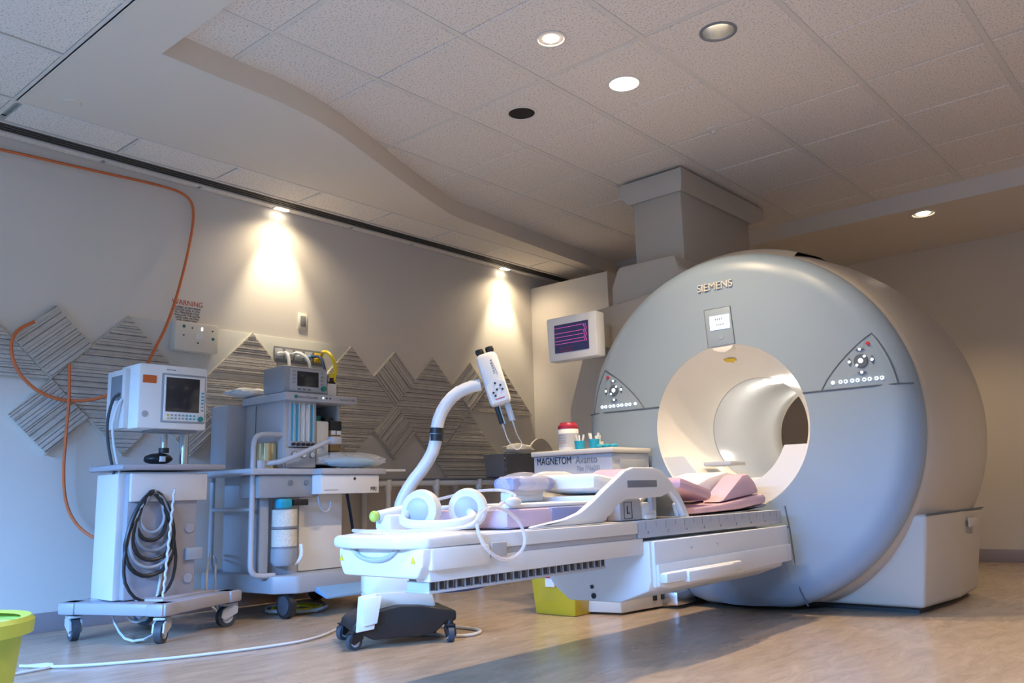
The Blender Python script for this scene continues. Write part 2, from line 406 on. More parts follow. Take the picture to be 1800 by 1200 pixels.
downlight('silver reflector can downlight in the tiled ceiling', -1.65, 3.45, C, .088, 'can', 32)
downlight('flush bright white lens downlight in the tiled ceiling', -2.26, 3.57, C, .085, 'lens', 75)
downlight('unlit dark round downlight opening in the tiled ceiling', -2.88, 3.46, C, .09, 'dark')
downlight('lit downlight in the plaster soffit by the back wall', -1.66, 6.69, S, .09, 'bulb', 32)
for x_, y_, z_, l_ in ((-.7, .5, S, 'added fill downlight in the low tiled ceiling near the window'), (1.2, .5, S, 'added fill downlight in the low tiled ceiling by the right wall'), (1.4, 3.3, C, 'added fill downlight in the raised ceiling by the right wall'), (.6, 5.2, C, 'added fill downlight in the raised ceiling ahead of the back soffit')):
    downlight(l_, x_, y_, z_, .085, 'lens', 82)  # fill lamps added out of view to raise the general warm light
tag(MB().lathe([(.0, -.03), (.012, -.03), (.014, -.012), (.045, -.01), (.045, 0)], (-2.2, 4.44, C), n=24).build('sprinkler_cover', 'grid'), 'small pale sprinkler cover on the ceiling tiles above the scanner', 'sprinkler')
for x, y, l in ((-4.24, 1.57, 'flat round sprinkler plate on the soffit near the dark ceiling tiles'), (-4.24, 4.19, 'flat round sprinkler plate on the soffit at the kink of the wavy edge')):
    tag(MB().lathe([(.0, -.008), (.04, -.008), (.045, 0)], (x, y, S), n=24).build('sprinkler_cover', 'soffit'), l, 'sprinkler')
for k, (y, l) in enumerate(((3.22, 'wall-washing spot lamp in the ceiling strip above the gas outlets'), (5.55, 'wall-washing spot lamp in the ceiling strip near the return wall'))):
    t = thing('wall_washer', l, 'light', (-4.87, y, S))
    MB().box((-4.90, y-.06, S-.006), (-4.855, y+.06, S+.004), .002).build('trim_frame', 'grid', t)
    MB().box((-4.895, y-.05, S-.009), (-4.86, y+.05, S-.004), .001).build('lamp_strip', 'lamp', t)
    o = light('wall_washer_lamp', 'SPOT', (.10, 0, -.012), 40, (1.0, .84, .58), (R(0), R(10), 0), spot_size=R(62), spot_blend=0.75, shadow_soft_size=0.03); o.parent = t
    o = light('wall_washer_spill', 'SPOT', (.12, 0, -.015), 11, (1.0, .80, .52), (0, 0, 0), spot_size=R(150), spot_blend=0.8, shadow_soft_size=0.03); o.parent = t

# ================================================================== LEFT WALL: ACOUSTIC PANELS AND FITTINGS
ZM = 1.335
def panel(label, yc, zc, h, ang, clip=None, thick=.03, n=None):
    """square on its corner, half diagonal h, made of raised textile ribs; ang: rib direction in degrees in the wall plane"""
    t = thing('acoustic_panel', label, 'wall panel', (XW, yc, zc))
    def inside(poly, z0, z1, a):
        # clip polygon to the band z0..z1 in rotated coordinates
        ca, sa = math.cos(a), math.sin(a)
        q = [(y*ca+z*sa, -y*sa+z*ca) for y, z in poly]
        for lim, sg in ((z0, 1), (z1, -1)):
            out = []
            for i in range(len(q)):
                p1, p2 = q[i], q[(i+1) % len(q)]
                d1, d2 = sg*(p1[1]-lim), sg*(p2[1]-lim)
                if d1 >= 0: out.append(p1)
                if d1*d2 < 0:
                    k = d1/(d1-d2); out.append((p1[0]+(p2[0]-p1[0])*k, p1[1]+(p2[1]-p1[1])*k))
            q = out
            if len(q) < 3: return None
        return [(u*ca-v*sa, u*sa+v*ca) for u, v in q]
    poly = [(0, h), (-h, 0), (0, -h), (h, 0)]
    if clip == 'upper': poly = [(0, h), (-h, 0), (h, 0)]
    MB().prism([(yc+y, zc+z) for y, z in poly], XW+.001, XW+thick-.006, 'yz').build('backing', 'paneledge', t)
    b = MB(); b2 = MB(); a = R(ang); v = -h*1.01; k = 0
    while v < h:
        wv = random.choice((.012, .016, .02, .024)); 
        q = inside([(y*.985, z*.985) for y, z in poly], v, v+wv-.0045, a)
        if q:
            dx = random.uniform(-.005, .004)
            b.prism([(yc+y, zc+z) for y, z in q], XW+thick-.008, XW+thick+dx, 'yz')
        q = inside([(y*.98, z*.98) for y, z in poly], v+wv-.005, v+wv+.0005, a)
        if q and k % 2 == 0: b2.prism([(yc+y, zc+z) for y, z in q], XW+thick-.008, XW+thick-.001, 'yz')
        k += 1
        v += wv
    b.build('ribs', 'panel', t, smooth=0); b2.build('dark_ribs', 'paneldark', t, smooth=0)
    return t
D0 = .41; d0 = .205
Y0 = 2.213; DY = .822
big = 'large striped diamond acoustic panel '
panel(big+'cut off at its midline beyond the hose loop', Y0-DY, ZM, D0, 0, 'upper')
panel(big+'behind the monitor cart', Y0, ZM, D0, 0)
panel(big+'below the warning box, with pale lit edges', Y0+DY, ZM, D0, 0)
panel(big+'behind the grey anaesthesia machine', Y0+2*DY, ZM, D0, 0)
panel(big+'left of the white injector arm', Y0+3*DY, ZM, D0, 0)
panel(big+'cut off at its midline, beside the return wall', Y0+4*DY, ZM, D0, 0, 'upper')
panel(big+'set low behind the white pipe rail', Y0+3.5*DY, ZM-D0, D0*.985, 0, thick=.022)
sm = 'small diagonally ribbed diamond panel '
for yc, zc, an, l in ((Y0-.5*DY, ZM+d0, 42, 'under the orange hose loop, upper one'), (Y0-.5*DY, ZM-d0, 42, 'under the orange hose loop, lower one'), (Y0+.5*DY, ZM-d0, 42, 'beside the monitor cart pole'),
                      (Y0+2.5*DY, ZM+d0, -45, 'with ribs falling to the right, above the pipe rail'), (Y0+2.5*DY, ZM-d0, 45, 'with ribs rising to the right, just above the pipe rail'), (Y0+3.5*DY, ZM+d0, 45, 'behind the bend of the injector arm')):
    panel(sm+l, yc, zc, d0, an, thick=.042)
tag(MB().box((XW+.001, Y0+.02, ZM+.0), (XW+.012, Y0+2*DY-.02, ZM+D0-.005), .002).build('wall_board', 'board'), 'flat pale board on the wall behind the large diamond panels', 'board')
# warning notice, oxygen monitor, socket, gas outlets
ws = thing('warning_sign', 'white wall notice headed WARNING in red above the oxygen monitor box', 'sign', (XW, 2.585, 1.82))
MB().box((XW+.001, 2.492, 1.752), (XW+.0025, 2.68, 1.895)).build('sheet', 'wall', ws)
text('WARNING', .046, TF((XW+.003, 2.586, 1.878), *FX), 'wred', 'heading', ws, sx=.92)
for i, s_ in enumerate(('AUDIBLE ALARM MEANS', 'OXYGEN LEVEL IS LOW.', 'ALL PERSONNEL MUST', 'EVACUATE THE ROOM', 'UNTIL SAFE OXYGEN', 'LEVEL IS RESTORED.')):
    text(s_, .017, TF((XW+.003, 2.586, 1.848-.0165*i), *FX), 'ink', 'text_line', ws, sx=.95)
ob = thing('oxygen_monitor', 'cream oxygen alarm box on the wall under the warning notice', 'alarm box', (XW, 2.62, 1.56))
MB().box((XW+.002, 2.475, 1.565), (XW+.075, 2.765, 1.748), .012).build('housing', 'cream', ob)
for y, z, m_, r in ((2.53, 1.715, 'green', .010), (2.585, 1.71, 'ink', .005), (2.72, 1.705, 'ink', .005), (2.53, 1.66, 'ink', .005), (2.725, 1.655, 'green', .010), (2.625, 1.62, 'ink', .005)):
    MB().cyl((XW+.074, y, z), (XW+.078, y, z), r, n=12).build('button', m_, ob)
MB().box((XW+.074, 2.645, 1.70), (XW+.077, 2.655, 1.72)).build('indicator_light', 'glowkey', ob)
MB().box((XW+.074, 2.61, 1.645), (XW+.077, 2.66, 1.685)).build('label_plate', 'paper', ob)
so = thing('wall_socket', 'small metal wall socket plate above the anaesthesia machine', 'socket', (XW, 3.44, 1.82))
MB().box((XW+.001, 3.405, 1.82), (XW+.008, 3.478, 1.935), .002).build('plate', 'cream', so)
MB().box((XW+.007, 3.42, 1.84), (XW+.012, 3.463, 1.915), .002).build('outlet', 'greyd', so)
gp = thing('gas_outlet_panel', 'wall panel of medical gas outlets with hoses plugged in', 'gas panel', (XW, 3.39, 1.6))
MB().box((XW+.013, 3.205, 1.57), (XW+.03, 3.60, 1.675), .003).build('plate', 'greyd', gp)
for i, m_ in enumerate(('paper', 'greyl', 'paper', 'bluepl', 'yellow')):
    y = 3.235+.08*i
    MB().box((XW+.029, y-.03, 1.59), (XW+.034, y+.03, 1.66), .001).build('outlet_face', 'greyl' if m_ != 'yellow' else 'ylabel', gp)
    MB().cyl((XW+.03, y, 1.62), (XW+.075, y, 1.62), .016, n=14).build('connector', m_, gp)
def hose(name, label, cat, pts, r, m, sm_=3, n=8):
    return tag(MB().tube(pts, r, n, smooth=sm_).build(name, m), label, cat)
X1 = XW+.04
hose('gas_hose', 'white gas hose hanging from the wall outlet behind the machine display', 'hose', [(XW+.07, 3.235, 1.62), (XW+.14, 3.235, 1.62), (XW+.17, 3.23, 1.5), (XW+.17, 3.22, 1.3), (XW+.2, 3.22, 1.15)], .011, 'white')
hose('gas_hose', 'second white gas hose bundled at the wall outlets', 'hose', [(XW+.07, 3.315, 1.62), (XW+.13, 3.32, 1.63), (XW+.2, 3.36, 1.58), (XW+.2, 3.38, 1.45), (XW+.2, 3.38, 1.2)], .011, 'white')
hose('gas_hose', 'dark blue gas hose running down from the wall outlets', 'hose', [(XW+.07, 3.475, 1.62), (XW+.15, 3.49, 1.62), (XW+.2, 3.5, 1.5), (XW+.22, 3.52, 1.2), (XW+.25, 3.62, .8), (XW+.25, 3.72, .35), (XW+.2, 3.76, .02)], .010, 'bluehose')
hose('gas_hose', 'bright yellow hose arching from the wall outlet to the machine top', 'hose', [(XW+.07, 3.555, 1.62), (XW+.16, 3.50, 1.64), (XW+.3, 3.40, 1.62), (XW+.43, 3.36, 1.59), (XW+.46, 3.39, 1.50), (XW+.45, 3.375, 1.40), (XW+.45, 3.36, 1.27)], .012, 'yellow')
# orange hose: along the wall top, down to the monitor, and a loop round the diamonds
oh = [P(-160, 230, 0, X1), P(0, 262, 0, X1), P(165, 300, 0, X1), P(280, 325, 0, X1), P(330, 342, 0, X1), P(343, 372, 0, X1), P(330, 450, 0, X1), P(300, 560, 0, X1+.1), P(262, 632, 0, X1+.14), P(235, 690, 0, X1+.16)]
hose('orange_hose', 'orange hose clipped along the wall top and dropping to the monitor', 'hose', oh, .009, 'orange')
X2 = XW+.078
oh2 = [P(205, 688, 0, X2+.1), P(170, 702, 0, X2+.05), P(120, 706, 0, X2), P(70, 692, 0, X2), P(30, 655, 0, X2), P(17, 610, 0, X2), P(28, 580, 0, X2), P(60, 565, 0, X2-.02)]
hose('orange_hose', 'orange hose looping round the small diamond panels', 'hose', oh2, .009, 'orange')
oh3 = [P(122, 640, 0, X2), P(122, 700, 0, X2+.02), P(116, 760, 0, X2), P(110, 840, 0, X2), P(118, 900, 0, X2), P(150, 940, 0, X2+.05), P(200, 957, 0, X2+.15), P(235, 960, 0, X2+.3)]
hose('orange_hose', 'orange hose hanging down the wall to the cart base', 'hose', oh3, .009, 'orange')

# ================================================================== MRI SCANNER
GXc, GZc, GY0 = -2.178, .978, 4.31
mri = thing('mri_scanner', 'large round MRI scanner with blue-grey front ring and beige body', 'mri scanner', (GXc, 4.9, 0))
face = MB().lathe([(.457, GY0+.05), (.457, GY0), (.6, GY0), (.86, GY0), (.915, GY0+.012), (.955, GY0+.04), (.978, GY0+.075), (.986, GY0+.11), (.982, GY0+.14)], (GXc, 0, GZc), 'y', 128, zmin=.025, caps=False).build('front_cover', 'blue', mri)
MB().lathe([(.965, GY0+.12), (.99, GY0+.15), (1.0, GY0+.17), (1.03, GY0+.35), (1.05, GY0+.6), (1.052, GY0+.85), (1.035, GY0+1.1), (.99, GY0+1.28), (.90, GY0+1.4), (.7, GY0+1.46), (.34, GY0+1.46)], (GXc, 0, GZc), 'y', 128, zmin=.05, caps=False).build('body_cover', 'gantry', mri)
MB().lathe([(.457, GY0+.002), (.445, GY0+.03), (.415, GY0+.09), (.375, GY0+.18), (.335, GY0+.28), (.308, GY0+.37), (.302, GY0+.40)], (GXc, 0, GZc), 'y', 96, caps=False).build('bore_funnel', 'bore', mri)
MB().lathe([(.302, GY0+.40), (.30, GY0+.42), (.30, GY0+1.22), (.33, GY0+1.36), (.36, GY0+1.46)], (GXc, 0, GZc), 'y', 96, caps=False).build('bore_tube', 'boregrey', mri)
MB().lathe([(.303, GY0+.395), (.2995, GY0+.40), (.303, GY0+.405)], (GXc, 0, GZc), 'y', 96, caps=False).build('bore_seam', 'greyl', mri)
for yl_, e_ in ((.62, 1.1), (1.25, 1.3)):
    o = light('bore_lamp', 'POINT', (0, 0, 0), e_, (1.0, .95, .86), shadow_soft_size=.04); o.parent = mri; o.location = (0, GY0+yl_-4.9, GZc+.24)
    MB().box((GXc-.05, GY0+yl_-.03, GZc+.286), (GXc+.05, GY0+yl_+.03, GZc+.299), .003).build('bore_light', 'lampdim', mri)
# pedestal under the barrel
pd = MB()
x0, x1 = GXc-.86, GXc+.84
lo = [(x0, 4.60), (x1, 4.57), (x1+.03, 5.10), (x1+.02, 5.52), (x1-.06, 5.66), (x0, 5.66)]
hi = [(x0-.05, 4.52), (x1+.085, 4.47), (x1+.10, 5.05), (x1+.085, 5.58), (x1+.02, 5.70), (x0-.05, 5.70)]
vs = [(x, y, .035) for x, y in lo] + [(x, y, .49) for x, y in hi]; k = len(lo)
pd._add(vs, [tuple(range(k-1, -1, -1)), tuple(range(k, 2*k))] + [(i, (i+1) % k, k+(i+1) % k, k+i) for i in range(k)])
bmesh.ops.bevel(pd.bm, geom=[e for e in pd.bm.edges], offset=.02, segments=3, affect='EDGES', profile=.5)
pd.build('pedestal', 'gantry', mri, smooth=50)
MB().box((x0+.05, 4.66, 0), (x1-.05, 5.6, .05)).build('plinth', 'black', mri)
MB().box((x1+.100, 5.15, .40), (x1+.108, 5.34, .45), .003).build('vent_plate', 'gantry', mri)
MB().tube([(x1+.083, 4.47, .492), (x1+.098, 5.05, .492), (x1+.085, 5.58, .492)], .004, 6).build('seam', 'seam', mri)
# side shoulder cover and turret column
sh = MB().prism([(-3.46, .03), (-3.46, 1.2), (-3.33, 1.55), (-3.30, 1.78), (-3.22, 1.84), (-2.8, 1.88), (-2.72, 1.8), (-2.72, .03)], 4.56, 5.35, 'xz', bev=.02).build('shoulder_cover', 'gantry', mri)
tc_ = MB(); tc_.prism([(-3.05, 4.84), (-2.665, 4.83), (-2.665, 5.84), (-3.05, 5.84)], 1.55, 2.66, 'xy', bev=.015)
tc_.build('turret_column', 'gantry', mri)
t2 = MB(); t2.prism([(-3.14, 5.1), (-3.1, 4.72), (-2.45, 4.72), (-2.05, 4.80), (-2.05, 5.4), (-3.1, 5.6)], 1.5, 2.02, 'xy', bev=.05)
cp = MB()
q0 = [(-3.07, 4.82), (-2.65, 4.81), (-2.645, 5.86), (-3.07, 5.86)]; q1 = [(-3.12, 4.79), (-2.625, 4.78), (-2.62, 6.02), (-3.12, 6.02)]
vs = [(x, y, 2.60) for x, y in q0] + [(x, y, 2.66) for x, y in q1] + [(x, y, 2.745) for x, y in q1]
cp._add(vs, [(3, 2, 1, 0), (8, 9, 10, 11)] + [(i+4*j, (i+1) % 4+4*j, (i+1) % 4+4*j+4, i+4*j+4) for j in (0, 1) for i in range(4)])
cp.build('turret_cap', 'gantry', mri)
t2.bm.free()
# collar blending the column into the ring
cl = MB(); cl.lathe([(1.0, GY0+.17), (1.03, GY0+.2), (1.058, GY0+.5), (1.05, GY0+.62)], (GXc, 0, GZc), 'y', 128, caps=False)
bmesh.ops.delete(cl.bm, geom=[v for v in cl.bm.verts if not (v.co.z > GZc+.80 and v.co.x < GXc+.42)], context='VERTS')
cl.build('top_collar', 'gantry', mri)
MB().prism([(-3.13, 1.55), (-3.12, 1.98), (-3.06, 2.12), (-2.62, 2.12), (-2.6, 2.02), (-2.45, 1.98), (-2.3, 1.97), (-2.3, 1.6)], 4.62, 5.5, 'xz', bev=.03).build('column_skirt', 'gantry', mri)
# seams and inset panels of the front ring
def yf(r): return GY0 if r < .86 else GY0 + .012*((r-.86)/.055) if r < .915 else GY0+.012+(r-.915)*.7
def fpt(dx, z, off=0.0):
    r = math.hypot(dx, z-GZc); return (GXc+dx, yf(r)-off, z)
def seam(pts, name='seam', r=.0045): MB().tube([fpt(x, z, 0) for x, z in pts], r, 6).build(name, 'seam', mri)
for s_ in (-1, 1):
    zs = 1.122
    seam([(s_*.433, zs), (s_*.6, zs), (s_*.8, zs), (s_*.9, zs), (s_*.965, zs)])
    arcl = [(.532+.0*i, zs) for i in range(1)]
    L = []
    for i in range(9):      # inner curved edge from the base up to the apex
        t = i/8; L.append((.532+(.805-.532)*t+.0, zs+(1.385-zs)*(t**.82)+.012*math.sin(PI*t)))
    Rr = []
    for i in range(1, 9):
        t = i/8; Rr.append((.805+(.905-.805)*(t**.85)+.012*math.sin(PI*t), 1.385+(zs-1.385)*t))
    ol = [(s_*a, b_) for a, b_ in L+Rr]
    seam(ol)
    cpn = MB(); ctr = fpt(s_*.74, 1.2, .0015); vs = [ctr]+[fpt(a, b_, .0015) for a, b_ in ol]
    cpn._add(vs, [(0, i, i+1) for i in range(1, len(vs)-1)]+[(0, len(vs)-1, 1)])
    cpo = cpn.build('control_panel', 'panelgrey', mri, smooth=0)
    cx, cz = s_*.744, 1.252
    def disc(dx, dz, r, m_, nm, h=.006, n=16, rr=None):
        a = fpt(cx+dx, cz+dz, .001); MB().cyl(a, (a[0], a[1]-h, a[2]), r, rr or r*.9, n).build(nm, m_, cpo)
    disc(0, 0, .036, 'darkkey', 'key_wheel', .005, 24); disc(0, 0, .013, 'glowkey', 'center_key', .008)
    disc(.02, .02, .007, 'glowkey', 'key', .0075, 8); disc(-.02, -.02, .007, 'glowkey', 'key', .0075, 8)
    for ax_, az_ in ((.056, 0), (-.056, 0), (0, .058), (0, -.058)):
        q = fpt(cx+ax_, cz+az_, .001); hx_, hz_ = (.009, .022) if ax_ else (.022, .009)
        MB().prism([(q[0]-hx_, q[2]), (q[0], q[2]-hz_), (q[0]+hx_, q[2]), (q[0], q[2]+hz_)], q[1]-.005, q[1], 'xz').build('arrow_key', 'darkkey', cpo)
        disc(ax_, az_, .0075, 'glowkey', 'key_light', .0075, 10)
    for i in range(9):
        xx = .595+.0305*i + (.012 if i > 0 else 0) + .006*((i-1)//2 if i > 0 else 0) - .004*i
        q = s_*xx - cx
        disc(q, 1.157-cz, .0095, 'glowkey', 'function_key', .004, 12)
        if i: disc(q, 1.157-cz, .0048, 'darkkey', 'function_mark', .0055, 8)
    disc(s_*.785-cx, 1.335-cz, .0095, 'red', 'stop_key', .006)
# lower centre panel seams under the table
seam([(.285, .545), (.30, .44), (.31, .30), (.325, .12), (.335, .04)]); seam([(.23, .44), (.30, .44)])
seam([(-.285, .545), (-.30, .44), (-.31, .30), (-.325, .12), (-.335, .04)])
# head display
dp = MB().prism([(-2.275, 1.645), (-2.116, 1.645), (-2.103, 1.432), (-2.265, 1.428)], GY0-.006, GY0+.01, 'xz', bev=.004).build('display_panel', 'panelgrey', mri)
MB().tube([(-2.275, GY0-.001, 1.645), (-2.116, GY0-.001, 1.645), (-2.103, GY0-.001, 1.432)], .004, 6).build('seam', 'seam', mri)
MB().tube([(-2.275, GY0-.001, 1.645), (-2.265, GY0-.001, 1.428)], .004, 6).build('seam', 'seam', mri)
MB().box((-2.243, GY0-.009, 1.523), (-2.123, GY0-.005, 1.603)).build('display_screen', 'lcd', dp)
marks(TF((-2.185, GY0-.0092, 1.583), *FY), .05, .016, 4, 'greyink', 'display_digits', dp); marks(TF((-2.14, GY0-.0092, 1.581), *FY), .022, .005, 3, 'greyink', 'display_digits', dp); marks(TF((-2.18, GY0-.0092, 1.55), *FY), .05, .008, 4, 'greyink', 'display_digits', dp)
MB().cyl((-2.18, GY0-.004, 1.478), (-2.18, GY0-.008, 1.478), .014, n=16).build('button', 'panelgrey', dp)
MB().prism([(-2.262, 1.436), (-2.104, 1.436), (-2.13, 1.405), (-2.165, 1.39), (-2.2, 1.393), (-2.235, 1.408)], GY0+.0, GY0+.09, 'xz', bev=.006).build('display_chin', 'bore', mri)
text('SIEMENS', .060, TF((-2.20, GY0-.001, 1.775), *FY), 'beige', 'raised_lettering', mri, ext=.006, sx=1.0)
# laser label in the funnel and the guides at the bore mouth
lr, ly = .388, GY0+.15
MB().prism([(-.036, -.03), (.03, -.03), (.034, .0), (.012, .006), (.004, .026), (-.008, .01), (-.034, .004)], 0, .003, 'xy', T=Matrix.Translation((GXc-.03, ly, GZc+lr-.006)) @ Matrix.Rotation(R(-22), 4, 'X')).build('laser_label', 'ylabel', mri)
def arcplate(a0, a1, r0, r1, y0, y1, ztop, nm):
    pts = []
    for i in range(13):
        t = R(a0+(a1-a0)*i/12); pts.append((GXc+r1*math.cos(t), min(ztop, GZc+r1*math.sin(t))))
    for i in range(13):
        t = R(a1+(a0-a1)*i/12); pts.append((GXc+r0*math.cos(t), min(ztop, GZc+r0*math.sin(t))))
    MB().prism(pts, y0, y1, 'xz').build(nm, 'bore', mri)
arcplate(-15, -72, .325, .452, GY0+.01, GY0+.30, .86, 'bore_guide')
arcplate(-165, -108, .325, .452, GY0+.01, GY0+.30, .83, 'bore_guide')
MB().prism([(GXc-.27, .78), (GXc-.20, .70), (GXc+.20, .70), (GXc+.27, .78), (GXc+.3, .66), (GXc, .62), (GXc-.3, .66)], GY0+.28, GY0+1.4, 'xz').build('bore_table_track', 'bore', mri)
MB().box((GXc-.235, GY0+.12, .77), (GXc-.06, GY0+.30, .795), .006).build('track_arm', 'greyl', mri)
MB().box((GXc+.19, GY0+.25, .80), (GXc+.27, GY0+.33, .835), .004).build('track_stop', 'bore', mri)
# monitor beside the ring
mo = thing('scanner_monitor', 'small monitor with pink waveforms mounted beside the scanner ring', 'monitor', (-3.2, 4.36, 1.475))
MB().prism([(-3.405, 1.765), (-3.005, 1.765), (-3.005, 1.478), (-3.39, 1.478)], 4.27, 4.365, 'xz', bev=.012).build('housing', 'white', mo)
MB().box((-3.26, 4.36, 1.56), (-3.09, 4.556, 1.72), .015).build('mount_arm', 'gantry', mo)
MB().box((-3.335, 4.266, 1.528), (-3.065, 4.272, 1.712)).build('screen', 'screen2', mo)
for i, z in enumerate((1.69, 1.655, 1.63, 1.605, 1.585)):
    MB().box((-3.33, 4.2645, z-.0009), (-3.10, 4.2665, z+.0009)).build('waveform', 'pinkglow', mo)
zz = [(-3.10+.006*i, 1.575+.009*i*1.0 + (.012 if i % 2 else -.012)) for i in range(4)]
for x in (-3.095, -3.082):
    MB().tube([(x+.006*math.sin(i*2.1), 4.265, 1.58+.0125*i) for i in range(10)], .0012, 4).build('waveform', 'pinkglow', mo)
for x0_, x1_ in ((-3.285, -3.25), (-3.247, -3.215), (-3.212, -3.185)): MB().tube([(x0_, 4.2648, 1.535), (x1_, 4.2648, 1.535), (x1_, 4.2648, 1.556), (x0_, 4.2648, 1.556)], .0014, 4, closed=True).build('readout', 'red', mo)


# ================================================================== CABINET BESIDE THE SCANNER
cb = thing('side_cabinet', 'grey and white cabinet lettered MAGNETOM Avanto beside the scanner table', 'cabinet', (-2.96, 4.1, 0))
MB().box((-3.24, 3.90, .04), (-2.68, 4.28, .855), .008).build('body', 'greyl', cb)
MB().box((-3.25, 3.885, .855), (-2.665, 4.285, .885), .008).build('top', 'beige', cb)
MB().box((-3.2, 3.93, 0), (-2.72, 4.25, .045)).build('plinth', 'greyd', cb)
MB().box((-2.682, 3.97, .66), (-2.672, 4.24, .82), .004).build('side_recess', 'greyp', cb)
text('MAGNETOM', .058, TF((-3.215, 3.898, .825), *FY), 'ink', 'lettering', cb, align='LEFT', sx=.78)
text('Avanto', .058, TF((-2.93, 3.898, .825), *FY), 'greyink', 'lettering', cb, align='LEFT', sx=.9)
text('Tim [76x32]', .036, TF((-2.925, 3.898, .778), *FY), 'greyp', 'lettering', cb, align='LEFT', sx=.9)
# floor unit in front of the cabinet
fu = thing('floor_unit', 'low beige connector box on the floor under the patient table', 'connector box', (-2.7, 4.0, 0))
MB().prism([(-2.87, 3.80), (-2.64, 3.86), (-2.59, 4.25), (-2.66, 4.25), (-2.66, 3.88), (-2.87, 3.88)], .012, .14, 'xy', bev=.006).build('housing', 'beige', fu)
marks(TF((-2.611, 4.02, .09), (.127, .99, 0), (0, 0, 1)), .11, .018, 5, 'greyink', 'print', fu)
d_ = Vector((.127, .99, 0))
MB().box((-2.60, 4.20, .02), (-2.50, 4.40, .09), .004).build('bracket', 'chrome', fu)
for i, s_ in enumerate((.03, .10)):
    q = Vector((-2.598, 4.13, .05)) + d_*(s_-.03)
    MB().box((-.014, -.004, 0), (.014, .004, .03), T=Matrix.Translation(q) @ Matrix.Rotation(math.atan2(.99, .127), 4, 'Z')).build('port', 'black', fu)
wc = thing('wipes_canister', 'white wipes canister with dark red lid on the cabinet', 'canister', (-3.05, 4.0, .885))
MB().lathe([(.058, 0), (.06, .004), (.06, .125), (.056, .13)], (-3.05, 4.0, .885), n=32).build('can', 'paper', wc)
MB().lathe([(.061, .128), (.061, .145), (.05, .155), (.048, .165), (.0, .167)], (-3.05, 4.0, .885), n=32).build('lid', 'redlid', wc)
MB().cyl((-3.05, 4.0, .905), (-3.05, 4.0, .985), .0606, n=32, caps=False).build('label_band', 'greyl', wc)
for i_ in range(4): marks(TF((-3.045, 3.938, .975-.015*i_), *FY), .05, .005, 5, 'wred' if i_ == 3 else 'greyink', 'print', wc)
for i, (x, y, h) in enumerate(((-2.94, 3.96, .05), (-2.88, 4.06, .045), (-2.845, 3.97, .055))):
    t = thing('specimen_cup', ('blue cup with white swabs next to the wipes canister', 'white cup behind the two blue cups', 'wider blue cup holding white swabs on the cabinet')[i], 'cup', (x, y, .885))
    MB().lathe([(.026, 0), (.032, h), (.028, h), (.024, .006), (.0, .006)], (x, y, .885), n=20).build('cup', ('teal', 'paper', 'teal')[i], t)
    for k in range(5):
        a = random.uniform(0, 6.3); MB().cyl((x+.01*math.cos(a), y+.01*math.sin(a), .893), (x+.03*math.cos(a), y+.03*math.sin(a), .885+h+.035), .006, n=6).build('swab', 'paper', t)
for i, x in enumerate((-2.80, -2.765, -2.73)):
    tag(MB().ell((x, 3.96+.02*i, .897), .02, .025, .012, noise=.12).build('crumpled_glove', 'teal'), ('crumpled teal glove next to the blue cup', 'middle crumpled teal glove on the cabinet', 'crumpled teal glove nearest the cabinet corner')[i], 'glove')

# ================================================================== PATIENT TABLE
TBO = (-2.15, 4.30, 0)
tb = thing('patient_table', 'white cantilevered MRI patient table in front of the scanner bore', 'patient table', TBO)
tM = Matrix.Translation(TBO)
TZ = .527
def tl(name, m, b_, parent=None, smooth=40):
    o = b_.build(name, m, None, smooth=smooth); o.parent = parent or tb; return o
def tbox(name, m, lo, hi, bev=.006, parent=None): return tl(name, m, MB().box(lo, hi, bev), parent)
tl('tabletop', 'white', MB().prism([(-.15, -2.46), (.29, -2.46), (.29, -.14), (-.19, -.14)], TZ-.03, TZ, 'xy', bev=.008))
for x in (-.19, .27):
    tbox('scale_rail', 'greyl', (x, -1.45, TZ-.064), (x+.032, -.14, TZ+.003), .004)
    tbox('upper_rail', 'white', (x-.004, -2.36, TZ-.045), (x+.034, -1.46, TZ+.0), .004)
    tbox('rail_groove', 'greyl', (x+.004, -2.34, TZ-.064), (x+.026, -1.46, TZ-.045), .002)
    tbox('lower_rail', 'white', (x-.03, -2.56 if x > 0 else -2.36, TZ-.125), (x+.030, -1.42, TZ-.064), .005)
tbox('inner_frame', 'greyl', (-.15, -2.5, TZ-.11), (.24, -.3, TZ-.03), .006)
for i in range(17):
    y = -1.40+.075*i
    tbox('scale_mark', 'greyd', (.3022, y-.001, TZ-.032+(.010 if i % 2 else 0)), (.3028, y+.001, TZ-.002), 0)
for i in range(8):
    o = marks(TF((.3022, -1.385+.15*i, TZ-.043), *FX), .012, .012, 2, 'greyink', 'scale_number'); o.parent = tb
ch0 = MB().box((.19, -.013, 0), (.285, .013, .026)).build('chain_link', 'greyl', None, smooth=0); ch0.parent = tb
ch1 = MB().box((.2852, -.0085, .003), (.2875, .0085, .024)).build('chain_gap', 'ink', None, smooth=0); ch1.parent = ch0
for i in range(24):
    o = ch0 if i == 0 else ch0.copy()
    if i: col.objects.link(o); o.parent = tb
    o.location = (0, -2.535+.0372*i, .376)
    if i: c_ = ch1.copy(); col.objects.link(c_); c_.parent = o
tbox('chain_tray', 'greyl', (.18, -2.55, .368), (.288, -1.66, .376), .002)
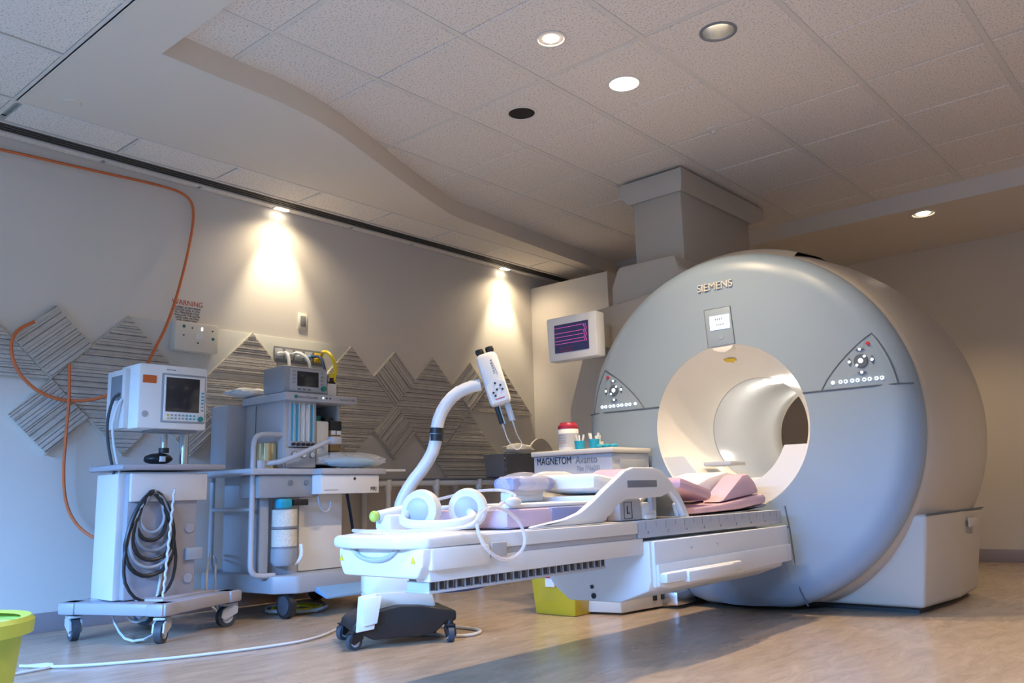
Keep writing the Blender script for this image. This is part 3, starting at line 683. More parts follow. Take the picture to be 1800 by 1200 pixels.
# base cover: front with chamfered underside, long side with a step and grab handle
bo = tl('base_cover', 'white', MB().prism([(.325, .45), (-.195, .45), (-.195, .317), (-.15, .261), (-.077, .210), (.176, .213), (.31, .262), (.325, .30)], -1.42, -.20, 'xz', bev=.008))
b2 = tl('side_cover', 'white', MB().prism([(-.165, .455), (-1.405, .45), (-1.405, .275), (-1.3, .262), (-.165, .285)], .32, .338, 'yz', bev=.006))
tl('side_step', 'white', MB().prism([(-.17, .366), (-1.40, .362), (-1.40, .28), (-1.3, .267), (-.17, .287)], .337, .35, 'yz', bev=.004), b2)
b4 = tbox('grab_handle', 'white', (.348, -1.40, .292), (.385, -.76, .332), .01)
tbox('handle_pad', 'white', (.352, -1.25, .285), (.395, -.86, .328), .006, b4)
for x, z, r_ in ((.044, .268, .008), (.051, .233, .011)): tl('bolt', 'ink', MB().cyl((x, -1.424, z), (x, -1.41, z), r_, n=14), bo)
for y in (-1.12, -.9): tl('screw', 'greyl', MB().cyl((.336, y, .41), (.3405, y, .41), .005, n=10), b2)
tbox('docking_beam', 'greyl', (-.10, -.24, .29), (.22, .005, .43), .008)
# foot end
ec = tl('end_cap', 'white', MB().prism([(-.05, .413), (.285, .413), (.312, .45), (.318, .50), (-.075, .50), (-.07, .45)], -2.60, -2.40, 'xz', bev=.012))
tl('end_groove', 'greyl', MB().tube([(.0, -2.602, .497), (.04, -2.606, .470), (.11, -2.608, .462), (.17, -2.606, .470), (.21, -2.602, .497)], .008, 8, smooth=2), ec)
tl('foot_bumper', 'white', MB().prism([(-.085, -2.58), (-.06, -2.63), (.05, -2.655), (.24, -2.645), (.315, -2.58), (.315, -2.34), (-.19, -2.34), (-.17, -2.45)], .498, .535, 'xy', bev=.013))
for x in (-.055, .275): tl('warning_sticker', 'ylabel', MB().prism([(x-.010, .458), (x+.010, .458), (x, .478)], -2.6025, -2.599, 'xz'), ec)
tbox('side_grip', 'white', (.29, -2.57, .435), (.322, -2.32, .498), .01)
tbox('rail_clamp', 'greyl', (.30, -2.31, .455), (.318, -2.24, .50), .003)
# coil of blue cable tucked under the foot end
cc = thing('blue_cable_coil', 'dark and blue cable coil tucked under the foot end of the table', 'cable', tM @ Vector((.1, -2.3, .36)))
for k, m_ in enumerate(('bluehose', 'teal', 'rubber')):
    MB().tube([tM @ Vector((.06+.10*math.cos(t*.45), -2.25+.14*math.sin(t*.45), .352+.018*k)) for t in range(14)], .010, 8, closed=True).build('cable_loop', m_, cc)

# --- things lying on the table
def on_table(name, label, cat): return thing(name, label, cat, tM @ Vector((0, -1.5, TZ)))
def tt(b_, name, m, parent, smooth=40):
    b_.bm.transform(tM); return b_.build(name, m, parent, True, smooth)
mt = on_table('mattress', 'lavender table mattress with a pale sheet on top', 'mattress')
tt(MB().box((-.17, -2.12, .530), (.215, -1.52, .598), .02), 'pad', 'lav', mt)
tt(MB().box((-.165, -2.09, .598), (.20, -1.54, .612), .006), 'sheet', 'sheet', mt)
tt(MB().box((.17, -1.88, .534), (.2175, -1.6, .597), .008), 'blue_pad', 'padblue', mt)
ck = on_table('coil_cradle', 'white arched coil cradle with carrying handles on the table', 'coil cradle')
outer = [(-2.06, .531), (-2.045, .537), (-1.87, .555), (-1.78, .575), (-1.70, .612), (-1.62, .655), (-1.54, .695), (-1.48, .725), (-1.42, .738), (-1.27, .738), (-1.21, .725), (-1.15, .69), (-1.08, .635), (-1.03, .575), (-1.0, .531)]
inner = [(-1.045, .531), (-1.08, .585), (-1.15, .635), (-1.22, .618), (-1.48, .615), (-1.54, .592), (-1.59, .56), (-1.625, .545), (-1.645, .531)]
for x in (.245, -.205): tt(MB().prism(outer+inner, x, x+.028, 'yz', bev=.007), 'side_frame', 'white', ck)
for x in (.245, -.205):
    tt(MB().box((x-.001, -1.475, .655), (x+.029, -1.25, .690), .006), 'handle_slot', 'greyd', ck)
    tt(MB().box((x+.001, -1.47, .618), (x+.027, -1.255, .655), .004), 'handle_bar', 'white', ck)
lb_ = tt(MB().box((.17, -1.475, .529), (.235, -1.32, .618), .01), 'side_block', 'greyl', ck)
text('L', .045, tM @ TF((.2365, -1.42, .57), *FX), 'ink', 'letter', lb_)
tt(MB().tube([(.236, -1.447, .602), (.236, -1.393, .602), (.236, -1.393, .538), (.236, -1.447, .538)], .0015, 4, closed=True), 'letter_frame', 'ink', lb_)
tt(MB().box((.17, -1.31, .529), (.235, -1.20, .60), .012), 'clamp', 'white', ck)
tt(MB().box((.225, -1.26, .565), (.245, -1.22, .655), .004), 'clamp_lever', 'greyl', ck)
tt(MB().box((.20, -1.30, .529), (.243, -1.22, .55), .008), 'clamp', 'white', ck)
n_ = 20
pts = [(-1.16+.20*math.cos(PI*i/n_), .529+.118*math.sin(PI*i/n_)) for i in range(n_+1)]
pin = [(-1.16+.185*math.cos(PI*(n_-i)/n_), .529+.103*math.sin(PI*(n_-i)/n_)) for i in range(n_+1)]
tt(MB().prism(pts+pin, -.16, .225, 'yz'), 'coil_shell', 'cream', ck)
tt(MB().prism([(-1.05, .531), (-1.0, .531), (-1.03, .60), (-1.07, .585)], .226, .244, 'yz', bev=.004), 'latch', 'white', ck)
wpd = on_table('wrapped_pad', 'violet-blue pad in clear plastic wrap on the far cradle arch', 'pad')
tt(MB().box((-.15, -1.80, .655), (-.03, -1.53, .715), .028), 'pad', 'padblue', wpd)
tt(MB().ell((-.088, -1.67, .684), .078, .145, .048, noise=.04), 'plastic_wrap', 'clear', wpd)
tt(MB().box((-.14, -1.76, .613), (-.08, -1.56, .656), .008), 'support', 'white', wpd)
def cushion(name, label, m, lo, hi, T, cat='cushion', bev=.03):
    o = MB(); o.box(lo, hi, bev, T); return tag(tt(o, name, m, None), label, cat)
def Tr(x, y, z, rx=0, rz=0): return Matrix.Translation((x, y, z)) @ Matrix.Rotation(R(rz), 4, 'Z') @ Matrix.Rotation(R(rx), 4, 'X')
tt(MB().box((-.176, -1.53, .60), (.16, -1.36, .632), .006), 'bridge', 'white', ck)
cushion('pillow', 'white pillow lying inside the coil cradle', 'sheet', (-.15, -.12, -.035), (.15, .12, .035), Tr(.0, -1.40, .674, -7), 'pillow', .032)
tag(tt(MB().prism([(-1.24, .655), (-1.06, .645), (-1.05, .70), (-1.10, .745), (-1.14, .735)], -.13, .14, 'yz', bev=.012), 'wedge_cushion', 'pink', None), 'pink wedge cushion leaning against the pillow in the cradle', 'cushion')
cushion('bolster_cushion', 'rounded pink cushion beside the end of the cradle arch', 'pink', (-.15, -.15, -.030), (.15, .15, .030), Tr(.05, -.79, .645, -12), 'cushion', .028)
tag(tt(MB().prism([(-.63, .582), (-.16, .620), (-.13, .67), (-.17, .718), (-.26, .728), (-.45, .70), (-.63, .655)], -.165, .082, 'yz', bev=.012), 'folded_sheet', 'sheet', None), 'white folded sheet spread over the table towards the bore', 'sheet')
tag(tt(MB().prism([(-.58, .579), (-.16, .616), (-.20, .672), (-.27, .714), (-.33, .710)], .09, .205, 'yz', bev=.016), 'wedge_cushion', 'pink', None), 'pink triangular wedge cushion at the bore end of the table', 'cushion')
ps = on_table('positioning_pad', 'long pink positioning pad with grey underside at the bore end', 'pad')
tt(MB().prism([(-.88, .535), (-.86, .565), (-.60, .572), (-.15, .612), (-.12, .595), (-.13, .565), (-.42, .542)], -.17, .22, 'yz', bev=.012), 'cover', 'pink', ps)
tt(MB().prism([(-.66, .530), (-.42, .532), (-.13, .562), (-.12, .55), (-.22, .532)], -.175, .217, 'yz', bev=.004), 'underside', 'greyp', ps)
tbox('end_block', 'beige', (.02, -.19, TZ), (.295, -.15, TZ+.003), .001)
# headphones
hp = on_table('headphones', 'large white headphones lying on the foot end of the table', 'headphones')
zb = .535
for x, y, a in ((.02, -2.33, .35), (.10, -2.19, .55)):
    T = Matrix.Translation((x, y, zb+.068)) @ Matrix.Rotation(a, 4, 'Z')
    e_ = tt(MB().lathe([(.0, -.030), (.05, -.030), (.064, -.02), (.069, 0), (.066, .016), (.048, .028), (.0, .028)], (0, 0, 0), 'y', 28, T=T), 'ear_cup', 'white', hp)
    tt(MB().lathe([(.0, -.035), (.030, -.035), (.044, -.029)], (0, 0, 0), 'y', 24, T=T), 'ear_pad', 'greyl', e_)
tt(MB().tube([(-.01, -2.37, zb+.06), (.0, -2.40, zb+.03), (.07, -2.39, zb+.02), (.15, -2.31, zb+.02), (.165, -2.23, zb+.035), (.12, -2.20, zb+.06)], .016, 10, smooth=2), 'headband', 'white', hp)
ar = on_table('arm_support', 'white swivel arm support with a lime green tip at the foot end', 'arm support')
tt(MB().tube([(-.12, -2.40, .587), (-.11, -2.30, .603), (-.09, -2.16, .622)], .018, 10), 'arm', 'white', ar)
tt(MB().box((-.15, -2.39, .537), (-.07, -2.29, .59), .012), 'bracket', 'white', ar)
tt(MB().ell((-.122, -2.415, .586), .018, .016, .019), 'tip', 'lime', ar)
def ttube(name, label, pts, r, m='tube'): return tag(tt(MB().tube(pts, r, 8, smooth=3), name, m, None), label, 'tubing')
ttube('clear_tubing', 'clear tubing coiled over the table edge beside the headphones', [(-.10, -2.52, .545), (.05, -2.58, .545), (.22, -2.5, .545), (.30, -2.42, .55), (.325, -2.39, .565), (.33, -2.35, .61), (.33, -2.27, .605), (.335, -2.19, .56), (.34, -2.17, .49), (.34, -2.22, .45), (.34, -2.30, .445), (.335, -2.375, .50), (.325, -2.39, .57), (.29, -2.33, .60), (.25, -2.22, .60), (.20, -2.12, .62)], .006)
ttube('clear_tubing', 'thin clear tube arching above the headphones', [(-.05, -2.22, .63), (.02, -2.1, .66), (.10, -2.02, .665), (.17, -2.02, .645), (.19, -2.05, .63)], .005)
tag(tt(MB().ell((.20, -2.07, .62), .017, .04, .017), 'tubing_connector', 'white', None), 'white plastic connector on the clear tubing', 'connector')
def caster(name, m_, x, y, r, parent, ztop, ring='greyl', rz=0.0, wid=.03):
    T = Matrix.Translation((x, y, 0)) @ Matrix.Rotation(rz, 4, 'Z')
    f = MB(); q = [(-r*.5, r*.7), (r*.9, r*1.3), (r*.95, r*1.95), (r*.2, r*2.2), (-r*.75, r*1.75), (-r*.9, r*1.0)]
    f.prism(q, -wid*.85, -wid*.6, 'xz', T); f.prism(q, wid*.6, wid*.85, 'xz', T)
    f.box((-r*.7, -wid*.85, r*2.05), (r*.95, wid*.85, r*2.3), .004, T)
    f.cyl((r*.15, 0, r*2.2), (r*.15, 0, ztop), r*.45, n=14, T=T)
    fo = f.build(name, m_, None); fo.parent = parent
    wh = MB().cyl((-r*.1, -wid*.5, r), (-r*.1, wid*.5, r), r, n=24, T=T).build('wheel', 'rubber', None); wh.parent = fo
    hb = MB().cyl((-r*.1, -wid*.55, r), (-r*.1, wid*.55, r), r*.62, n=20, T=T).build('hub', ring, None); hb.parent = wh
    return fo

# ================================================================== SHARPS BIN, LIME BIN, FLOOR CABLES
sb = thing('sharps_bin', 'yellow translucent sharps bin on the floor beneath the patient table', 'sharps bin', (-2.95, 3.75, 0))
def frust(name, m, cx, cy, w0, d0_, w1, d1, z0, z1, parent, bev=.01):
    b_ = MB(); v = [(cx-w0, cy-d0_, z0), (cx+w0, cy-d0_, z0), (cx+w0, cy+d0_, z0), (cx-w0, cy+d0_, z0), (cx-w1, cy-d1, z1), (cx+w1, cy-d1, z1), (cx+w1, cy+d1, z1), (cx-w1, cy+d1, z1)]
    b_._add(v, [(0, 3, 2, 1), (4, 5, 6, 7), (0, 1, 5, 4), (1, 2, 6, 5), (2, 3, 7, 6), (3, 0, 4, 7)])
    bmesh.ops.bevel(b_.bm, geom=b_.bm.edges[:], offset=bev, segments=2, affect='EDGES', profile=.5)
    return b_.build(name, m, parent)
frust('container', 'sharps', -2.955, 3.77, .135, .075, .165, .10, 0, .36, sb)
MB().box((-3.13, 3.655, .36), (-2.78, 3.885, .385), .008).build('lid', 'red', sb)
MB().box((-2.99, 3.671, .15), (-2.93, 3.676, .23), T=Matrix.Translation((0, -.008, 0))).build('hazard_label', 'paper', sb)
MB().prism([(-2.988, .195), (-2.932, .195), (-2.988, .228)], 3.660, 3.6625, 'xz').build('hazard_mark', 'red', sb)
for k in range(8): MB().ell((-3.05+.026*k, 3.74+.012*(k % 3), .04+.008*(k % 2)), .022, .02, .02, 8, 6, noise=.2).build('used_sharps', 'ylabel', sb)
lb = thing('waste_bin', 'lime green plastic bin with a rolled rim at the room edge', 'bin', (-2.41, .69, 0))
MB().lathe([(.12, 0), (.125, .01), (.165, .37), (.155, .37), (.118, .02), (.0, .02)], (-2.41, .69, 0), n=40).build('tub', 'lime', lb)
MB().lathe([(.165, .345), (.185, .35), (.187, .38), (.178, .39), (.155, .385)], (-2.41, .69, 0), n=40, caps=False).build('rim', 'lime', lb)
fl = [P(35, 1170, 2, .008), P(120, 1172, 2, .008), P(300, 1157, 2, .008), P(460, 1138, 2, .008), P(560, 1122, 2, .008), P(610, 1095, 2, .008)]
hose('floor_cable', 'long pale cable running across the floor to the table trolley', 'cable', fl, .006, 'cable')
hose('floor_cable', 'short cable loop lying on the floor behind the long cable', 'cable', [P(50, 1170, 2, .006), P(90, 1166, 2, .006), P(96, 1171, 2, .006), P(60, 1178, 2, .006), P(10, 1187, 2, .006)], .006, 'cable')
hose('floor_cable', 'cable loop on the floor beneath the table trolley', 'cable', [P(760, 1100, 2, .008), P(830, 1103, 2, .008), P(850, 1110, 2, .008), P(820, 1118, 2, .008), P(770, 1116, 2, .008), P(700, 1108, 2, .008)], .008, 'cable')

# ================================================================== MONITOR CART
CO = Vector((-4.36, 2.17, 0)); CA = R(23.6)
mc = thing('monitor_cart', 'grey wheeled cart carrying the patient monitor by the left wall', 'cart', CO, CA)
cw = [(-.26, -.25), (.26, -.25), (.26, .25), (-.26, .25)]
for i, (x, y) in enumerate(cw): caster('caster', 'greyl', x, y, .052, mc, .15, 'greyl', (2.6, 1.9, 1.2, .4)[i], .034)
def beam(p, q, z0, z1, wd, name='base_beam'):
    p, q = Vector((*p, 0)), Vector((*q, 0)); d = (q-p); L_ = d.length; a = math.atan2(d.y, d.x)
    o = MB().box((-.06, -wd, z0), (L_+.06, wd, z1), .014, Matrix.Translation(p) @ Matrix.Rotation(a, 4, 'Z')).build(name, 'mauve', None); o.parent = mc
beam(cw[0], cw[1], .125, .185, .05); beam(cw[1], cw[2], .125, .185, .05); beam(cw[3], cw[0], .125, .185, .05); beam(cw[2], cw[3], .125, .185, .05)
o = MB().box((-.22, -.2, .15), (.22, .2, .195), .01).build('base_plate', 'mauve', None); o.parent = mc
yb0, yb1 = P(222, 930, 0, -4.22).y, P(345, 930, 0, -4.22).y
MB().box((-4.52, yb0, .19), (-4.22, yb1, .80), .008).build('column_body', 'mauve', mc)
MB().box((-4.50, yb0-.035, .19), (-4.26, yb0+.012, .80), .006).build('column_side', 'cartw', mc)
yp = P(298, 850, 0, -4.2).y; yq = P(365, 850, 0, -4.2).y
MB().box((-4.50, yb0+.005, .66), (-4.20, yq, .80), .006).build('electronics_box', 'cartw', mc)
for z in (.52, .27): 
    MB().cyl((-4.222, yb1-.04, z), (-4.212, yb1-.04, z), .024, n=18).build('round_cover', 'mauve', mc)
MB().box((-4.222, yb1-.06, .36), (-4.20, yb1+.03, .42), .004).build('bracket', 'greyp', mc)
ys0, ys1 = P(210, 820, 0, -4.2).y, P(393, 820, 0, -4.2).y
MB().box((-4.56, ys0, .815), (-4.17, ys1, .845), .013).build('shelf', 'mauve', mc)
MB().cyl((-4.34, P(323, 800, 0, -4.34).y, .84), (-4.34, P(323, 800, 0, -4.34).y, P(300, 754, 0, -4.14).z-.012), .024, n=20).build('pole', 'chrome', mc)
MB().cyl((-4.34, P(288, 790, 0, -4.34).y, .93), (-4.34, P(288, 790, 0, -4.34).y, P(300, 754, 0, -4.14).z-.012), .016, n=16).build('clamp_screw', 'chrome', mc)
MB().cyl((-4.34, P(288, 790, 0, -4.34).y, .91), (-4.34, P(288, 790, 0, -4.34).y, .935), .026, n=16).build('clamp_knob', 'black', mc)
# monitor
XM = -4.14
ym0, ym1 = P(243, 700, 0, XM).y, P(364, 700, 0, XM).y
zm0, zm1 = P(300, 754, 0, XM).z, P(300, 642, 0, XM).z
pm = thing('patient_monitor', 'boxy white patient monitor with dark screen on the cart', 'monitor', (-4.3, (ym0+ym1)/2, zm0))
MB().box((XM-.20, ym0, zm0), (XM, ym1, zm1), .01).build('housing', 'white', pm)
MB().box((XM-.36, ym0-.0, zm0+.015), (XM-.19, ym1-.05, zm1-.03), .01).build('rear_housing', 'cartw', pm)
MB().box((XM-.30, ym0-.025, zm0+.005), (XM-.10, ym0+.01, zm1-.02), .006).build('side_module', 'cartw', pm)
MB().box((XM-.25, ym0-.028, zm0+.15), (XM-.13, ym0-.022, zm1-.05), .002).build('connector_bay', 'greyd', pm)
W_ = ym1-ym0; Hh = zm1-zm0
bz = MB().box((XM-.002, ym0+.32*W_, zm0+.10*Hh), (XM+.004, ym1-.03*W_, zm1-.13*Hh), .004).build('bezel', 'greyp', pm)
MB().box((XM+.002, ym0+.35*W_, zm0+.13*Hh), (XM+.007, ym1-.045*W_, zm1-.16*Hh), .003).build('front_panel', 'white', bz)
MB().box((XM+.005, ym0+.375*W_, zm0+.27*Hh), (XM+.009, ym1-.13*W_, zm1-.19*Hh), .001).build('screen', 'screen', bz)
for r_ in range(2):
    for c_ in range(8):
        MB().box((XM+.006, ym0+(.40+.055*c_)*W_, zm0+(.155+.05*r_)*Hh), (XM+.010, ym0+(.43+.055*c_)*W_, zm0+(.18+.05*r_)*Hh)).build('key', ('ylabel' if c_ == 0 else ('greyp' if c_ < 5 else 'teal')), bz)
for r_ in range(6): MB().box((XM+.006, ym1-.10*W_, zm0+(.30+.055*r_)*Hh), (XM+.010, ym1-.065*W_, zm0+(.325+.055*r_)*Hh)).build('key', 'teal' if r_ > 1 else 'greyp', bz)
MB().cyl((XM+.006, ym1-.11*W_, zm0+.17*Hh), (XM+.018, ym1-.11*W_, zm0+.17*Hh), .014, n=18).build('knob', 'green', bz)
MB().box((XM-.001, ym0+.05*W_, zm1-.30*Hh), (XM+.002, ym0+.24*W_, zm1-.18*Hh)).build('orange_label', 'orangelabel', pm)
MB().lathe([(.0, XM+.002), (.016, XM+.002), (.017, XM-.001)], (0, ym0+.10*W_, zm0+.22*Hh), 'x', 24).build('badge', 'greyl', pm)
marks(TF((XM+.001, ym0+.45*W_, zm1-.07*Hh), *FX), .05, .006, 6, 'greyink', 'print', pm)
MB().box((XM-.16, ym0+.1, zm0-.012), (XM-.02, ym1-.04, zm0+.002), .002).build('mount_plate', 'greyd', pm)
bp_ = thing('cuff_pouch', 'black folded cuff pouch lying on the cart shelf', 'pouch', (-4.36, P(278, 805, 0, -4.36).y, .845))
yc_ = P(278, 805, 0, -4.36).y
MB().ell((-4.36, yc_, .879), .06, .075, .03, noise=.04).build('pouch', 'black', bp_)
MB().box((-4.31, yc_-.02, .862), (-4.297, yc_+.01, .89), .002).build('tag', 'paper', bp_)
# cable coils hanging on the cart
XF = -4.185
def ring(cx_, cz_, ry, rz_, n=28, jit=.0): return [(XF+random.uniform(-.004, .004), cx_+ry*math.sin(2*PI*i/n)*(1-.35*math.cos(2*PI*i/n)), cz_+rz_*math.cos(2*PI*i/n)) for i in range(n)]
yk = P(268, 930, 0, XF).y
ccl = thing('cable_coil', 'thick black and grey cables coiled on a hook on the cart', 'cable', (XF, yk, .5))
for ry, rz_, cz_, m_, r_ in ((.115, .20, .50, 'black', .0105), (.10, .165, .54, 'black', .010), (.085, .14, .56, 'greyd', .009), (.07, .12, .59, 'black', .010), (.105, .18, .52, 'greyp', .008), (.125, .26, .44, 'black', .008), (.055, .10, .61, 'greyp', .007)):
    MB().tube(ring(yk+random.uniform(-.01, .01), cz_, ry, rz_), r_, 8, closed=True).build('cable_loop', m_, ccl)
MB().cyl((-4.23, yk, .70), (XF+.015, yk, .71), .006, n=10).build('hook', 'chrome', ccl)
yw = P(300, 930, 0, XF).y
tw = []
for i in range(40): tw.append((XF+.022+.004*math.cos(i*1.9), yw-.001*i+.0035*math.sin(i*1.9), .72-.0145*i))
hose('twisted_cable', 'white twisted cable trailing from the coil down to the floor', 'cable', tw + [P(290, 1095, 0, XF+.03), P(262, 1122, 2, .02), P(225, 1128, 2, .012), P(205, 1105, 2, .04), P(190, 1060, 0, -4.35), P(192, 1000, 0, -4.4), P(200, 900, 0, -4.4)], .006, 'cable', 1, 6)
ylc = P(207, 900, 0, -4.35).y
hose('monitor_cable', 'black cable dropping from the monitor side beside the cart', 'cable', [(-4.28, ym0-.03, 1.2), (-4.30, ym0-.06, 1.17), (-4.32, ym0-.075, 1.0), (-4.33, ylc-.01, .7), (-4.33, ylc, .5), (-4.33, ylc+.02, .3)], .008, 'rubber')
hose('monitor_cable', 'grey cable bundle dropping from the monitor side beside the cart', 'cable', [(-4.25, ym0-.03, 1.17), (-4.27, ym0-.05, 1.12), (-4.30, ym0-.055, 1.0), (-4.31, ylc+.01, .7), (-4.31, ylc, .4), (-4.31, ylc+.03, .12), (-4.28, ylc+.10, .06), (-4.22, ylc+.16, .15), (-4.2, ylc+.17, .4)], .007, 'cable')

# ================================================================== ANAESTHESIA MACHINE
am = thing('anaesthesia_machine', 'tall grey anaesthesia machine with canisters and drawer on a wheeled base', 'anaesthesia machine', (-4.45, 3.15, 0))
XA = -4.2
MB().prism([(-4.86, 2.70), (-4.20, 2.76), (-4.10, 2.86), (-4.10, 3.56), (-4.86, 3.56)], .135, .235, 'xy', bev=.014).build('base', 'greyp', am)
MB().prism([(-4.20, .20), (-4.085, .155), (-4.0, .115), (-4.0, .10), (-4.10, .13), (-4.2, .15)], 2.98, 3.55, 'xz', bev=.004).build('foot_step', 'bluepl', am)
for x, y in ((-4.19, 2.85), (-4.19, 3.48), (-4.78, 2.82), (-4.78, 3.48)):
    f_ = MB().cyl((x, y-.02, .07), (x, y+.02, .07), .07, n=28); wo = f_.build('wheel', 'black', am)
    MB().cyl((x, y-.024, .07), (x, y+.024, .07), .052, n=24).build('hub', 'rubber', wo)
    MB().cyl((x, y, .1), (x, y, .15), .02, n=12).build('stem', 'greyl', wo)
MB().box((-4.80, 2.80, .23), (-4.28, 3.30, .80), .012).build('lower_body', 'greyl', am)
MB().box((-4.282, 2.98, .24), (-4.27, 3.29, .68), .004).build('front_panel', 'white', am)
MB().box((-4.40, 2.66, .66), (-4.19, 3.06, .79), .012).build('absorber_head', 'greyp', am)
for y in (2.86, 2.97): MB().cyl((-4.192, y, .745), (-4.184, y, .745), .016, n=16).build('valve_knob', 'greyd', am)
MB().box((-4.30, 2.70, .24), (-4.24, 2.76, .68), .01).build('canister_post', 'greyp', am)
for z in (.385, .495):
    cn = MB().cyl((-4.235, 2.855, z), (-4.235, 2.855, z+.10), .072, n=32).build('absorber_canister', 'granule', am)
    MB().cyl((-4.235, 2.855, z-.006), (-4.235, 2.855, z+.006), .077, n=32).build('rim', 'greyd', cn)
MB().lathe([(.0, .285), (.06, .285), (.076, .31), (.076, .38), (.0, .38)], (-4.235, 2.855, 0), n=32).build('canister_base', 'greyp', am)
MB().box((-4.22, 2.78, .60), (-4.16, 2.86, .655), .012).build('release_lever', 'teal', am)
MB().box((-4.20, 2.87, .615), (-4.165, 2.97, .65), .004).build('gauge_block', 'black', am)
MB().tube([(-4.17, 2.925, .40), (-4.165, 2.93, .34), (-4.18, 2.915, .30), (-4.2, 2.90, .295)], .012, 8, smooth=2).build('drain_tube', 'white', am)
MB().tube([(-4.2, 3.06, .67), (-4.18, 3.06, .60), (-4.18, 3.09, .57), (-4.18, 3.13, .58), (-4.18, 3.14, .63)], .006, 8, smooth=2).build('hose_hook', 'greyl', am)
# worktop and drawer
MB().box((-4.78, 2.60, .79), (-4.17, 3.56, .825), .008).build('worktop', 'greyl', am)
MB().box((-4.6, 3.50, .808), (-4.2, 3.75, .823), .004).build('side_flap', 'white', am)
MB().box((-4.2, 3.0, .788), (-4.085, 3.48, .823), .006).build('drawer_top', 'greyl', am)
dw = MB().box((-4.60, 3.01, .676), (-4.10, 3.44, .786), .005).build('drawer', 'white', am)
MB().cyl((-4.101, 3.25, .763), (-4.095, 3.25, .763), .008, n=12).build('lock', 'ink', dw)
text('MRI', .034, TF((-4.0985, 3.395, .70), *FX), 'ink', 'lettering', dw, sx=.85)
MB().box((-4.101, 3.03, .696), (-4.0985, 3.13, .700)).build('label_strip', 'greyp', dw)
# upper cabinet
MB().box((-4.66, 2.83, .825), (-4.50, 3.27, 1.26), .008).build('rear_panel', 'greyl', am)
MB().box((-4.52, 2.83, .825), (-4.22, 2.87, 1.26), .006).build('side_panel', 'greyl', am)
MB().box((-4.50, 3.245, .825), (-4.27, 3.27, 1.22), .006).build('side_panel', 'greyl', am)
MB().box((-4.80, 2.70, .83), (-4.62, 2.84, 1.22), .01).build('rear_side_box', 'greyl', am)
fm = MB().box((-4.40, 2.86, .95), (-4.21, 3.05, 1.235), .006).build('flowmeter_block', 'greyl', am)
for i in range(5):
    y = 2.885+.034*i
    MB().box((-4.212, y-.012, .985), (-4.206, y+.012, 1.20), .001).build('flow_scale', 'teal' if i in (0, 1, 4) else 'paper', fm)
    MB().cyl((-4.2, y, .98), (-4.2, y, 1.205), .007, n=10).build('flow_tube', 'clear', fm)
    MB().cyl((-4.21, y, .965), (-4.19, y, .965), .009, n=12).build('flow_knob', 'ink', fm)
MB().box((-4.40, 2.84, .83), (-4.21, 3.05, .945), .006).build('gauge_panel', 'greyl', am)
for y in (2.895, 2.96, 3.02):
    g_ = MB().cyl((-4.212, y, .905), (-4.2, y, .905), .020, n=20).build('pressure_gauge', 'greyd', am)
    MB().cyl((-4.203, y, .905), (-4.198, y, .905), .015, n=20).build('gauge_dial', 'paper', g_)
v1 = MB().box((-4.40, 3.06, .85), (-4.22, 3.15, 1.11), .01).build('vaporizer', 'cream', am)
MB().cyl((-4.31, 3.105, 1.11), (-4.31, 3.105, 1.145), .038, n=20).build('dial', 'green', v1)
MB().cyl((-4.222, 3.105, .97), (-4.20, 3.105, .97), .022, n=18).build('filler', 'cream', v1)
v2 = MB().box((-4.40, 3.16, .93), (-4.22, 3.24, 1.06), .008).build('vaporizer', 'amber', am)
MB().box((-4.405, 3.157, 1.055), (-4.215, 3.243, 1.115), .008).build('cap', 'black', v2)
MB().cyl((-4.31, 3.2, 1.11), (-4.31, 3.2, 1.14), .036, n=20).build('dial', 'black', v2)
for y in (3.18, 3.22): MB().box((-4.222, y-.014, 1.03), (-4.214, y+.014, 1.055)).build('label', 'paper', v2)
MB().box((-4.40, 3.16, .85), (-4.215, 3.24, .925), .006).build('valve_block', 'greyl', am)
tp = MB().box((-4.62, 2.80, 1.215), (-4.16, 3.315, 1.262), .006).build('top_shelf', 'greyl', am)
text('Datex-Ohmeda', .024, TF((-4.158, 2.945, 1.238), *FX), 'greyink', 'lettering', tp, ext=.0004)
text('Aestiva/5  MRI', .02, TF((-4.158, 3.24, 1.238), *FX), 'greyink', 'lettering', tp, ext=.0004)
MB().cyl((-4.16, 2.868, 1.238), (-4.157, 2.868, 1.238), .010, n=16).build('logo', 'green', tp)
for i in range(3): MB().cyl((-4.16, 3.06+.025*i, 1.24), (-4.156, 3.06+.025*i, 1.24), .005, n=10).build('indicator', 'glowkey' if i == 0 else 'ink', tp)
# display unit on top
du = MB().box((-4.42, 2.81, 1.262), (-4.2, 3.125, 1.425), .018).build('display_unit', 'greyp', am)
MB().box((-4.205, 2.85, 1.275), (-4.196, 3.115, 1.412), .006).build('display_frame', 'greyl', du)
MB().box((-4.198, 2.90, 1.305), (-4.193, 3.05, 1.395), .001).build('screen', 'screen', du)
MB().cyl((-4.196, 3.085, 1.30), (-4.182, 3.085, 1.30), .016, n=18).build('knob', 'green', du)
for i in range(3): MB().box((-4.197, 2.905+.035*i, 1.283), (-4.193, 2.925+.035*i, 1.293)).build('key', 'greyd', du)
for i in range(4):
    for s_ in (0, 1): MB().box((-4.197, (2.87 if s_ == 0 else 3.068), 1.32+.022*i), (-4.193, (2.888 if s_ == 0 else 3.086), 1.332+.022*i)).build('key', 'greyp', du)
